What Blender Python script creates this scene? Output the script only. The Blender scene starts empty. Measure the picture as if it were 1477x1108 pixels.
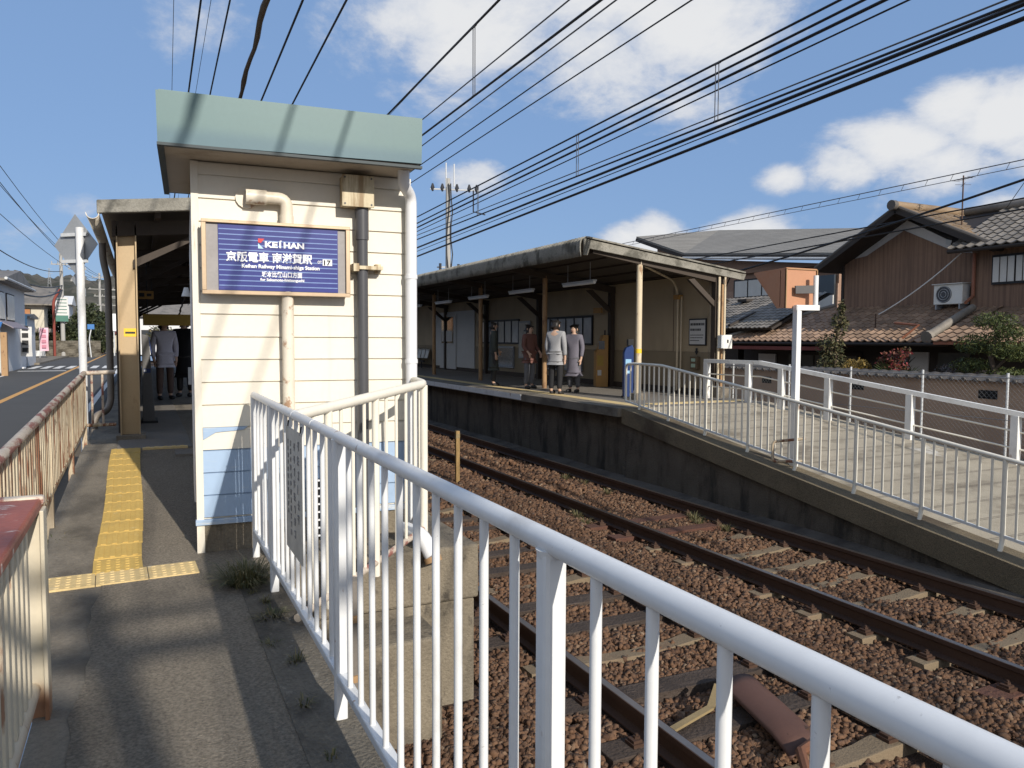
import bpy, math, random
import numpy as np
from mathutils import Vector, Matrix
random.seed(7); rng = np.random.default_rng(11)
C = bpy.context.scene.collection
S = bpy.context.scene
R = math.radians

# ------------------------------------------------------------------ camera
cam = bpy.data.cameras.new('camera'); co = bpy.data.objects.new('camera', cam); C.objects.link(co)
cam.sensor_fit = 'HORIZONTAL'; cam.sensor_width = 36.0; cam.lens = 1115.0/1477*36
cam.clip_start = 0.03; cam.clip_end = 9000
yaw, pitch, roll = R(25.5443), R(3.2782), -0.0040
fw = Vector((math.sin(yaw)*math.cos(pitch), math.cos(yaw)*math.cos(pitch), -math.sin(pitch)))
r0 = Vector((math.cos(yaw), -math.sin(yaw), 0)); d0 = fw.cross(r0)
rr = math.cos(roll)*r0 + math.sin(roll)*d0; dd = -math.sin(roll)*r0 + math.cos(roll)*d0
mw = Matrix((rr, -dd, -fw)).transposed().to_4x4(); mw.translation = (0, 0, 1.5)
co.matrix_world = mw
S.camera = co

# ------------------------------------------------------------------ light
SUN_TO = Vector((0.28, -2.03, 1.0)).normalized()
SUN_EL = math.asin(SUN_TO.z)
sun = bpy.data.lights.new('sun', 'SUN'); so = bpy.data.objects.new('sun', sun); C.objects.link(so)
sun.energy = 5.0; sun.angle = R(0.53); sun.color = (1.0, 0.94, 0.85)
so.rotation_euler = (-SUN_TO).to_track_quat('-Z', 'Y').to_euler(); so.location = (3, -20, 15)
S.view_settings.view_transform = 'Standard'; S.view_settings.look = 'None'
S.view_settings.exposure = -0.06; S.view_settings.gamma = 1.0; S.view_settings.use_curve_mapping = False
S.cycles.max_bounces = 6; S.cycles.diffuse_bounces = 3; S.cycles.transparent_max_bounces = 8

# ------------------------------------------------------------------ sky with clouds
W = bpy.data.worlds.new('World'); S.world = W; W.use_nodes = True
nt = W.node_tree; nt.nodes.clear()
def N(t, **k):
    n = nt.nodes.new(t)
    for a, b in k.items():
        setattr(n, a, b)
    return n
def L(a, b): nt.links.new(a, b)
def val(n, i, v): n.inputs[i].default_value = v
def math_(op, a, b=None, c=None, clamp=False):
    n = N('ShaderNodeMath', operation=op, use_clamp=clamp)
    for i, x in enumerate((a, b, c)):
        if x is None: continue
        if isinstance(x, (int, float)): n.inputs[i].default_value = x
        else: L(x, n.inputs[i])
    return n.outputs[0]
def smooth(x, lo, hi, a=0.0, b=1.0):
    n = N('ShaderNodeMapRange', interpolation_type='SMOOTHSTEP')
    L(x, n.inputs[0])
    for i, v in zip((1, 2, 3, 4), (lo, hi, a, b)): n.inputs[i].default_value = v
    return n.outputs[0]
sky = N('ShaderNodeTexSky'); sky.sky_type = 'NISHITA'; sky.sun_disc = False
sky.sun_elevation = SUN_EL; sky.sun_rotation = math.atan2(SUN_TO.x, SUN_TO.y)
sky.altitude = 100; sky.air_density = 1.0; sky.dust_density = 0.6; sky.ozone_density = 2.2
tc = N('ShaderNodeTexCoord')
dirv = tc.outputs['Generated']
mp = N('ShaderNodeMapping'); L(dirv, mp.inputs['Vector']); mp.inputs['Scale'].default_value = (1, 1, 1.9)
n1 = N('ShaderNodeTexNoise'); L(mp.outputs[0], n1.inputs['Vector']); val(n1, 'Scale', 6.0); val(n1, 'Detail', 9); val(n1, 'Roughness', .64); val(n1, 'Distortion', .25)
n2 = N('ShaderNodeTexNoise'); L(mp.outputs[0], n2.inputs['Vector']); val(n2, 'Scale', 13.0); val(n2, 'Detail', 7); val(n2, 'Roughness', .6)
# (direction, radius, weight)
BL = [((.266,.894,.362),.15,.75), ((.373,.858,.352),.2,1.0), ((.487,.809,.33),.18,.95), ((.566,.741,.37),.2,1.0), ((.597,.752,.28),.12,.62),
      ((.319,.899,.3),.12,.62), ((.423,.847,.32),.16,.8), ((.48,.78,.42),.25,1.0),
      ((.765,.601,.225),.10,1.15), ((.792,.556,.25),.085,1.3), ((.817,.52,.24),.10,1.3), ((.732,.647,.20),.075,.95), ((.86,.47,.215),.12,1.1), ((.79,.57,.19),.11,.9),
      ((.833,.533,.145),.07,.9), ((.577,.805,.13),.07,1.15), ((.665,.74,.125),.08,1.15), ((.383,.902,.2),.07,.95), ((.55,.82,.13),.06,1.05),
      ((0,-.9,.45),1.0,1.5), ((-.9,.05,.42),.75,1.35), ((.95,-.25,.45),.5,1.2), ((-.063,.988,.144),.05,.62), ((.066,.937,.345),.13,.72), ((.689,.699,.194),.05,.9), ((.61,.78,.11),.05,.7), ((-.12,.985,.12),.06,.6)]  # widest ones lie out of view: clouds added as neutral fill for shaded sides
acc = None
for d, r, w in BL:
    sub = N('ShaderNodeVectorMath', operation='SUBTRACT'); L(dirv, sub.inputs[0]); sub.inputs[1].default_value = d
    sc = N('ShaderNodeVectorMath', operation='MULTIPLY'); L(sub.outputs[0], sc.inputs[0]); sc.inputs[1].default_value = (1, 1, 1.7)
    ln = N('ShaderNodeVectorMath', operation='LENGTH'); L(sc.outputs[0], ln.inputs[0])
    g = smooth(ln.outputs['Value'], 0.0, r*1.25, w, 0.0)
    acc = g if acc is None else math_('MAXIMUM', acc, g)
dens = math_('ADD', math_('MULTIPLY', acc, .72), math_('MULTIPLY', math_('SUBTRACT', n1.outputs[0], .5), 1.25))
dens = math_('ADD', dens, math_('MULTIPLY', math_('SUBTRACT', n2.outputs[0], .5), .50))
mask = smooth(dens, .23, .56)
core = smooth(dens, .34, .78)
ccol = N('ShaderNodeMix', data_type='RGBA'); L(core, ccol.inputs['Factor'])
ccol.inputs[6].default_value = (5.0, 5.5, 6.5, 1); ccol.inputs[7].default_value = (7.6, 7.6, 7.6, 1)
tint = N('ShaderNodeMix', data_type='RGBA', blend_type='MULTIPLY'); tint.inputs['Factor'].default_value = 1
L(sky.outputs[0], tint.inputs[6]); tint.inputs[7].default_value = (.80, .80, .86, 1)
even = N('ShaderNodeMix', data_type='RGBA'); even.inputs['Factor'].default_value = .72; L(tint.outputs[2], even.inputs[6]); even.inputs[7].default_value = (2.15, 3.6, 6.3, 1)
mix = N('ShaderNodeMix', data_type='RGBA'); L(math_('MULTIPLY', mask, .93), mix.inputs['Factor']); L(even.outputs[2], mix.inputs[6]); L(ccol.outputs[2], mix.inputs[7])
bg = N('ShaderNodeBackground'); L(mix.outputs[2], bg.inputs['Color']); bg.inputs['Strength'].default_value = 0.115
wo = N('ShaderNodeOutputWorld'); L(bg.outputs[0], wo.inputs['Surface'])

# ------------------------------------------------------------------ materials
def M(name, col, rough=.7, var=.18, sc=2.5, fvar=.10, fine=45., bump=0.0, bsc=60., metal=0., spec=.35, stains=(), ramp=None, island=0., zsplit=(), wave=None, perobj=True):
    """stains: (colour, (sx,sy,sz) scale, lo, hi, strength); zsplit: (z, colour above...) bands on object z"""
    global nt
    m = bpy.data.materials.new(name); m.use_nodes = True; nt = m.node_tree
    b = nt.nodes['Principled BSDF']
    b.inputs['Roughness'].default_value = rough; b.inputs['Metallic'].default_value = metal
    b.inputs['Specular IOR Level'].default_value = spec
    t = N('ShaderNodeTexCoord'); vec = t.outputs['Object']
    if perobj:
        oi = N('ShaderNodeObjectInfo'); ad = N('ShaderNodeVectorMath', operation='ADD')
        k = math_('MULTIPLY', oi.outputs['Random'], 31.0)
        cb = N('ShaderNodeCombineXYZ'); L(k, cb.inputs[0]); L(k, cb.inputs[1]); L(k, cb.inputs[2])
        L(vec, ad.inputs[0]); L(cb.outputs[0], ad.inputs[1]); nv = ad.outputs[0]
    else: nv = vec
    def noise(scale, det=5, r=.55, v=None):
        n = N('ShaderNodeTexNoise'); L(v or nv, n.inputs['Vector']); val(n, 'Scale', scale); val(n, 'Detail', det); val(n, 'Roughness', r); return n.outputs[0]
    def rgb(c):
        n = N('ShaderNodeRGB'); n.outputs[0].default_value = (c[0], c[1], c[2], 1); return n.outputs[0]
    def mixc(f, a, c):
        n = N('ShaderNodeMix', data_type='RGBA')
        if isinstance(f, float): n.inputs['Factor'].default_value = f
        else: L(f, n.inputs['Factor'])
        L(a, n.inputs[6]); L(c, n.inputs[7]); return n.outputs[2]
    base = rgb(col)
    if ramp:
        gi = N('ShaderNodeNewGeometry'); cr = N('ShaderNodeValToRGB'); L(gi.outputs['Random Per Island'], cr.inputs[0])
        e = cr.color_ramp.elements
        e[0].position = ramp[0][0]; e[0].color = (*ramp[0][1], 1); e[1].position = ramp[-1][0]; e[1].color = (*ramp[-1][1], 1)
        for p, c in ramp[1:-1]:
            x = e.new(p); x.color = (*c, 1)
        base = cr.outputs[0]
    if zsplit:
        sx = N('ShaderNodeSeparateXYZ'); L(vec, sx.inputs[0])
        for lo, hi, c, edge in zsplit:
            a = smooth(sx.outputs[2], lo-edge, lo+edge); q = smooth(sx.outputs[2], hi-edge, hi+edge, 1, 0)
            base = mixc(math_('MULTIPLY', a, q), base, rgb(c))
    if wave:   # dark lines across: axis, period, width, colour
        axn, per, wd, c = wave
        sx = N('ShaderNodeSeparateXYZ'); L(vec, sx.inputs[0])
        fr = math_('FRACT', math_('DIVIDE', sx.outputs[axn], per))
        ln_ = math_('LESS_THAN', fr, wd/per)
        l2 = math_('MULTIPLY', math_('GREATER_THAN', fr, 2.2*wd/per), math_('LESS_THAN', fr, 3.2*wd/per))
        base = mixc(math_('MULTIPLY', math_('MAXIMUM', ln_, l2), .8), base, rgb(c))
    f1 = noise(sc, 6)
    hs = N('ShaderNodeHueSaturation'); L(base, hs.inputs['Color'])
    v = math_('ADD', 1.0-var*1.6, math_('MULTIPLY', f1, var*3.2))
    v = math_('MULTIPLY', v, math_('ADD', 1.0-fvar*1.6, math_('MULTIPLY', noise(fine, 3), fvar*3.2)))
    if island:
        gi = N('ShaderNodeNewGeometry'); v = math_('MULTIPLY', v, math_('ADD', 1-island, math_('MULTIPLY', gi.outputs['Random Per Island'], 2*island)))
    L(v, hs.inputs['Value']); cur = hs.outputs[0]
    for c, s3, lo, hi, st in stains:
        mp_ = N('ShaderNodeMapping'); L(nv, mp_.inputs[0]); mp_.inputs['Scale'].default_value = s3
        f = math_('MULTIPLY', smooth(noise(1.0, 7, .62, mp_.outputs[0]), lo, hi), st)
        cur = mixc(f, cur, rgb(c))
    L(cur, b.inputs['Base Color'])
    if bump:
        bp = N('ShaderNodeBump'); bp.inputs['Strength'].default_value = min(1, bump*2); bp.inputs['Distance'].default_value = .02*bump*4
        L(noise(bsc, 5, .6), bp.inputs['Height']); L(bp.outputs[0], b.inputs['Normal'])
    return m
RUST = (.17, .065, .03)
m_white = M('white_paint', (.70, .70, .69), .36, .06, 3, .04, 30, spec=.4, bump=.02, bsc=90, stains=(((.42,.40,.37), (7, 3, 3), .56, .80, .6), ((.30,.28,.26), (60, 60, 60), .66, .74, .6), ((.26,.14,.075), (18, 18, 7), .655, .72, .85)))
m_whiteold = M('worn_white_paint', (.72, .71, .68), .5, .08, 3, .05, 30, stains=(((.28,.15,.09), (9, 9, 4), .60, .72, .8), ((.45,.43,.40), (6, 6, 3), .5, .75, .5)))
m_whitecream = M('cream_white_paint', (.76, .71, .60), .45, .06, 3, .04, 30, stains=(((.34,.17,.08), (10, 10, 3), .64, .74, .6),))
m_rustfence = M('rusty_cream_paint', (.55, .47, .34), .6, .14, 4, .10, 40, stains=(((.30,.20,.11), (9, 4, 1.2), .42, .62, .6), ((.20,.075,.035), (14, 6, 1.3), .50, .58, .95), ((.09,.045,.03), (20, 20, 9), .60, .70, .8)))
m_creamfence = M('cream_barrier_paint', (.60, .53, .40), .5, .08, 4, .05, 40, zsplit=((-.1, .11, (.30, .14, .07), .05),), stains=(((.24,.10,.05), (12, 12, 2.5), .60, .70, .85), ((.40,.32,.22), (6, 6, 1), .5, .75, .4)))
m_rustcap = M('peeling_red_paint', (.30, .085, .05), .5, .2, 5, .1, 40, bump=.15, bsc=25, stains=(((.62,.55,.48), (5, 9, 9), .60, .66, .9),))
m_rustrail = M('peeling_rail_paint', (.52, .44, .35), .6, .2, 5, .12, 40, bump=.2, bsc=25, stains=(((.25,.08,.06), (12, 3.5, 12), .50, .60, .9), ((.16,.07,.04), (9, 9, 9), .62, .7, .9)))
m_asph = M('walk_asphalt', (.31, .265, .205), .95, .13, 1.3, .55, 75, bump=.55, bsc=95, stains=(((.11,.098,.082), (1.1, .7, 1), .50, .72, .6), ((.09,.08,.066), (70, 70, 70), .62, .70, .6), ((.42,.37,.31), (85, 85, 85), .66, .72, .75), ((.30,.27,.22), (3, 3, 3), .60, .72, .35)))
m_conc = M('aged_concrete', (.215, .186, .145), .9, .2, 2, .25, 70, bump=.3, bsc=70, stains=(((.09,.078,.062), (2.2, 1.3, 2.2), .44, .66, .8), ((.33,.29,.24), (50, 50, 50), .62, .72, .4)))
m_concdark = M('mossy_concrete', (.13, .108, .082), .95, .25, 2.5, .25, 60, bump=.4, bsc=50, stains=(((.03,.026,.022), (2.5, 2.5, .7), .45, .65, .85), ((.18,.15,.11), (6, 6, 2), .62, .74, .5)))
m_concblock = M('block_concrete', (.20, .168, .122), .9, .2, 3, .2, 60, bump=.3, bsc=45, stains=(((.10,.085,.065), (3, 3, 1.5), .48, .66, .75), ((.05,.043,.035), (8, 8, 4), .58, .68, .7)))
m_kerb = M('mossy_kerb_concrete', (.17, .148, .115), .95, .25, 2, .3, 60, bump=.4, bsc=60, stains=(((.05,.044,.036), (3, 2, 3), .45, .66, .8), ((.30,.27,.22), (30, 12, 30), .60, .70, .6)))
m_aggr = M('pebbled_concrete', (.24, .19, .12), .95, .2, 2, .6, 110, bump=.5, bsc=110, stains=(((.09,.065,.045), (1.4, 1.0, 1), .48, .68, .7),))
m_ramp = M('grooved_ramp_concrete', (.37, .32, .24), .9, .18, 1.6, .3, 90, bump=.25, bsc=90, wave=(1, .47, .014, (.09, .075, .06)), perobj=False,
           stains=(((.13,.105,.075), (1.2, 2.0, 1), .46, .68, .7), ((.55,.52,.46), (1.5, .8, 1), .66, .70, .8)))
m_plat = M('platform_asphalt', (.19, .17, .145), .9, .15, 1.5, .25, 90, bump=.2, bsc=100)
m_road = M('road_asphalt', (.075, .073, .07), .9, .12, .6, .25, 40, stains=(((.065,.063,.06), (.5, .08, 1), .5, .7, .6),))
m_line = M('road_white_paint', (.72, .70, .66), .7, .08, 2, .1, 40, stains=(((.14,.14,.13), (3, 2, 3), .60, .72, .7),))
m_oline = M('road_orange_paint', (.62, .33, .10), .7, .1, 2, .1, 40, stains=(((.14,.14,.13), (3, 1, 3), .62, .74, .6),))
m_tact = M('tactile_yellow', (.57, .385, .11), .8, .10, 6, .12, 60, stains=(((.34,.25,.10), (6, 3, 6), .52, .74, .5), ((.66,.54,.28), (9, 9, 9), .62, .75, .5)))
m_tact2 = M('worn_tactile_yellow', (.64, .48, .23), .85, .12, 6, .15, 60, stains=(((.40,.32,.20), (4, 4, 4), .50, .72, .6), ((.74,.68,.54), (5, 5, 5), .58, .74, .6)))
m_siding = M('cream_siding', (.74, .685, .575), .55, .06, 1.5, .03, 30, stains=(((.50,.42,.32), (5, 5, .6), .55, .78, .45), ((.34,.27,.20), (16, 16, 3), .66, .78, .5)))
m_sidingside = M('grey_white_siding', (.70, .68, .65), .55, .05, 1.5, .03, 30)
m_blue = M('pale_blue_paint', (.33, .44, .59), .55, .05, 3, .03, 30, stains=(((.72,.68,.58), (1.3, 2, 9), .58, .70, .7),))
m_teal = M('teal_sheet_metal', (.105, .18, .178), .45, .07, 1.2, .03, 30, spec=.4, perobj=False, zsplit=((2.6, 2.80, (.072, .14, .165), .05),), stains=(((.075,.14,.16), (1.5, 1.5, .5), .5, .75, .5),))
m_drip = M('dark_drip_edge', (.03, .045, .05), .5)
m_soffit = M('soffit_board', (.42, .36, .29), .8, .1, 2, .05, stains=(((.20,.16,.12), (2, 2, 2), .5, .7, .6),))
m_pipew = M('white_pvc', (.74, .74, .74), .35, .05, 2, .03, stains=(((.5,.46,.4), (6, 6, 2), .6, .75, .5),))
m_pipec = M('cream_pipe', (.72, .65, .53), .4, .06, 3, .04, stains=(((.30,.15,.07), (8, 8, 8), .57, .65, .85), ((.45,.36,.25), (4, 4, 1), .5, .7, .5)))
m_piped = M('dark_grey_pipe', (.075, .075, .08), .4, .08, 3, .04)
m_boxw = M('weathered_box', (.58, .50, .34), .6, .12, 4, .08, stains=(((.24,.15,.07), (22, 22, 1.8), .42, .60, .8),))
m_frame = M('bronze_frame', (.44, .33, .22), .4, .1, 4, .05, metal=.4, stains=(((.25,.16,.09), (5, 5, 5), .52, .7, .6),))
m_framei = M('inner_grey_frame', (.30, .28, .27), .6, .15, 6, .08)
m_sign = M('sign_blue', (.036, .044, .20), .25, .10, 3, .05, spec=.5, stains=(((.16,.16,.38), (2, 2, 6), .55, .8, .6),))
m_signl = M('sign_line_blue', (.19, .27, .50), .3, .1, 6)
m_txtw = M('white_letters', (.85, .85, .86), .5, .02)
m_red = M('logo_red', (.62, .05, .05), .5, .02); m_sky = M('logo_light_blue', (.45, .66, .78), .5, .02)
m_black = M('black_metal', (.018, .018, .02), .5, .1)
m_dark = M('dark_void', (.012, .012, .012), .9, .1)
m_grey = M('grey_metal', (.33, .34, .35), .45, .08, 5, metal=.3)
m_greyl = M('light_grey_metal', (.55, .56, .56), .45, .08, 5)
m_tan = M('tan_steel_paint', (.46, .34, .20), .6, .08, 3, .05, stains=(((.20,.10,.05), (6, 6, 2), .60, .72, .7),))
m_post = M('cream_post_paint', (.60, .50, .35), .55, .08, 3, .05, stains=(((.25,.12,.05), (9, 9, 4), .56, .68, .8),))
m_postr = M('brown_post_paint', (.36, .22, .11), .6, .12, 3, .08, stains=(((.14,.07,.04), (9, 9, 3), .54, .68, .8),))
m_yel = M('yellow_sticker', (.80, .52, .04), .5, .05)
m_yeld = M('yellow_sign_board', (.42, .27, .05), .5, .08); m_orng = M('orange_sign_board', (.40, .22, .06), .5, .08)
m_slate = M('mossy_slate_roof', (.25, .235, .20), .95, .25, 2, .2, 40, bump=.3, bsc=40, stains=(((.085,.08,.065), (3, 3, 3), .46, .66, .85), ((.34,.33,.28), (22, 22, 22), .60, .72, .5)))
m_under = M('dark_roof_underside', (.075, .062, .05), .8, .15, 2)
m_beam = M('brown_steel_beam', (.06, .045, .034), .7, .15, 2)
m_wallc = M('cream_wall_board', (.43, .34, .225), .7, .10, 1.2, .05, stains=(((.30,.24,.16), (1.5, 1.5, .6), .48, .72, .5),))
m_wallb = M('lower_wall_board', (.27, .215, .14), .7, .10, 1.2, .05, stains=(((.20,.15,.10), (2, 2, .6), .48, .72, .5),))
m_wallw = M('white_wall_board', (.56, .56, .55), .6, .06, 1.2)
m_glass = M('dark_glass', (.045, .05, .055), .08, .1, 2, spec=.6)
m_glassl = M('bright_window_panes', (.36, .37, .38), .1, .25, 3, spec=.6)
m_curt = M('curtained_glass', (.62, .60, .55), .25, .08, 3, spec=.5)
m_seat = M('pale_seat_plastic', (.55, .53, .48), .4, .05)
m_noti = M('notice_paper', (.60, .59, .57), .6, .05); m_ink = M('black_ink', (.03, .03, .03), .6, .05)
m_brownplate = M('brown_plate', (.14, .10, .06), .5, .1); m_green = M('green_label', (.40, .52, .40), .5, .05)
m_blueread = M('blue_plastic', (.02, .045, .15), .4, .08); m_orread = M('ochre_panel', (.42, .23, .07), .5, .08)
m_tube = M('lamp_tube_white', (.82, .82, .80), .3, .02)
m_hood = M('faded_orange_panel', (.47, .235, .135), .6, .06, 3, .04, stains=(((.42,.14,.05), (3, 3, 3), .5, .7, .5),))
m_rail = M('rusty_rail', (.075, .042, .028), .65, .2, 4, .15, 60, metal=.2, bump=.1, bsc=60)
m_railtop = M('polished_rail_head', (.25, .22, .20), .28, .15, 4, .05, metal=.85)
m_sleepc = M('concrete_sleeper', (.20, .15, .095), .9, .15, 4, .15, 70, bump=.25, bsc=70, stains=(((.16,.10,.06), (4, 4, 4), .48, .68, .7),))
m_sleepw = M('dark_wood_sleeper', (.062, .045, .035), .9, .2, 3, .2, 60, bump=.4, bsc=40, stains=(((.10,.075,.06), (2, 26, 10), .5, .62, .7),))
m_sleepr = M('red_brown_sleeper', (.11, .052, .034), .9, .2, 3, .15, 60, bump=.3, bsc=40, stains=(((.09,.04,.028), (2, 22, 10), .5, .62, .7),))
m_bed = M('ballast_bed', (.065, .038, .025), 1, .25, 2, .7, 22, bump=.9, bsc=24, stains=(((.05,.03,.022), (30, 30, 30), .52, .6, .8),))
STONE = [(0, (.062, .033, .020)), (.3, (.128, .068, .038)), (.6, (.165, .092, .052)), (.85, (.115, .066, .041)), (.97, (.19, .12, .075)), (1, (.23, .165, .11))]
m_stone = M('brown_ballast', (.2, .1, .06), .95, .22, .9, .15, 60, ramp=STONE, bump=.2, bsc=90)
m_plate = M('rust_plate', (.10, .05, .035), .6, .15, 5, .08, stains=(((.06,.03,.02), (5, 3, 5), .5, .7, .7),))
m_rustbar = M('rust_bar', (.17, .075, .04), .7, .2, 5); m_yelbar = M('weathered_yellow_bar', (.27, .20, .10), .7, .12, 5)
m_stake = M('stake_wood', (.34, .22, .09), .8, .15, 4)
m_drain = M('apron_concrete', (.12, .10, .08), .9, .2, 1.5, .15, 50, bump=.15, stains=(((.05,.04,.033), (1, 2, 1), .45, .65, .8),))
m_woodw = M('brown_board_wall', (.235, .145, .095), .75, .12, 1.5, .08, 40, wave=(1, .15, .012, (.13, .075, .055)), perobj=False, stains=(((.14,.085,.06), (14, 14, .6), .45, .65, .7), ((.34,.24,.18), (9, 9, .5), .6, .75, .5)))
m_plast = M('white_plaster', (.60, .58, .55), .8, .06, 1.5, stains=(((.4,.38,.36), (1, 1, 1), .5, .75, .4),))
m_tile = M('brown_roof_tile', (.30, .20, .135), .6, .14, 1.0, .12, 30, island=.25, stains=(((.15,.105,.075), (1.2, 1.2, 1.2), .45, .7, .7), ((.30,.25,.17), (7, 7, 7), .6, .72, .4)))
m_tileg = M('grey_roof_tile', (.195, .172, .145), .55, .14, 1.0, .12, 30, island=.2, stains=(((.085,.078,.066), (1.5, 1.5, 1.5), .45, .7, .7),))
m_tileo = M('ochre_roof_tile', (.24, .17, .105), .6, .14, 1.0, .12, 30, island=.2, stains=(((.12,.08,.045), (1.2, 1.2, 1.2), .48, .7, .7),))
m_darktile = M('dark_verge_tile', (.11, .095, .08), .6, .15, 3, .1)
m_shing = M('grey_shingle', (.24, .225, .2), .9, .12, .7, .2, 18, wave=(2, .12, .018, (.07, .066, .06)), perobj=False, stains=(((.28,.265,.24), (.8, .8, 9), .5, .7, .5),))
m_apt = M('brown_tile_wall', (.30, .19, .135), .8, .08, 1, .12, 14)
m_aptl = M('pinkish_tile_wall', (.36, .235, .17), .8, .06, 1, .25, 9)
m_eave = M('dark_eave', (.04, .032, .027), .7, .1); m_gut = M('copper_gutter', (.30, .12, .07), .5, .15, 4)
m_awn = M('red_brown_awning', (.17, .045, .035), .6, .15, 3, .08)
m_gwall = M('brown_garden_wall', (.44, .30, .205), .85, .07, 1.2, .06, stains=(((.32,.23,.17), (1, 1, 2), .48, .7, .5),))
m_acw = M('white_ac_case', (.72, .70, .64), .45, .05)
m_rope = M('white_rope', (.66, .64, .60), .7, .1, 30)
m_cable = M('black_cable', (.016, .016, .018), .5, .1); m_steelw = M('steel_wire', (.10, .10, .105), .5, .1)
m_cablebr = M('taped_brown_cable', (.10, .075, .055), .7, .25, 9, .2)
m_poleg = M('concrete_pole', (.36, .35, .33), .8, .08, 1); m_ins = M('dark_insulator', (.04, .04, .045), .3, .1)
m_bark = M('bark', (.10, .075, .055), .9, .2, 8, bump=.3, bsc=30)
def leafm(name, a, b, c):
    return M(name, a, .6, .15, 2, .1, 20, ramp=[(0, a), (.5, b), (1, c)], spec=.3)
m_leaf = leafm('olive_leaves', (.035, .042, .016), (.075, .075, .032), (.13, .10, .05))
m_leafd = leafm('dark_leaves', (.018, .026, .012), (.035, .045, .02), (.06, .07, .03))
m_pine = leafm('pine_needles', (.03, .045, .014), (.06, .08, .022), (.10, .11, .03))
m_palm = leafm('palm_leaves', (.04, .07, .025), (.08, .11, .04), (.13, .15, .06))
m_yelb = leafm('yellow_bush_leaves', (.10, .075, .02), (.20, .13, .03), (.26, .18, .05))
m_redb = leafm('red_leaves', (.20, .02, .03), (.06, .06, .02), (.26, .05, .06))
m_dryg = leafm('dry_grass', (.12, .10, .05), (.05, .065, .022), (.22, .18, .09))
m_hill = M('wooded_hill', (.085, .078, .062), 1, .35, .012, .35, .06, stains=(((.035,.04,.028), (.010, .010, .02), .48, .62, .8), ((.15,.125,.095), (.02, .02, .03), .58, .70, .6)), perobj=False)
m_ground = M('bare_ground', (.16, .13, .095), .95, .2, .5, .15, 12)
m_grass = M('dull_field', (.10, .095, .055), .95, .2, .3, .2, 6)
m_mesh = M('galvanised_wire', (.26, .26, .26), .5, .1)
m_lil = M('lilac_poster_paper', (.62, .60, .66), .6, .10, 6, stains=(((.42,.36,.42), (6, 6, 4), .5, .6, .8),)); m_nblk = M('poster_black_panel', (.015, .015, .016), .6)
m_teall = M('banner_blue', (.30, .52, .72), .7, .1); m_pink = M('banner_pink', (.72, .45, .52), .7, .1); m_pinkink = M('banner_faded_red', (.50, .20, .26), .7, .1); m_bluew = M('bright_blue_awning', (.05, .17, .42), .6)
m_cedar = M('orange_shutter', (.38, .17, .07), .7, .1); m_wallp = M('pale_wall', (.55, .50, .40), .8, .08); m_stonew = M('dark_stone_wall', (.13, .115, .09), .95, .4, 1.5, .3, 6, bump=.6, bsc=5)
m_greensign = M('green_sign_panel', (.06, .17, .13), .5); m_redpole = M('red_brown_pole', (.22, .05, .035), .6)
m_yflow = M('flyer_grey', (.50, .47, .41), .6, .25, 7)
m_fadeink = M('faded_ink', (.27, .255, .24), .7, .1)

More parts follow.
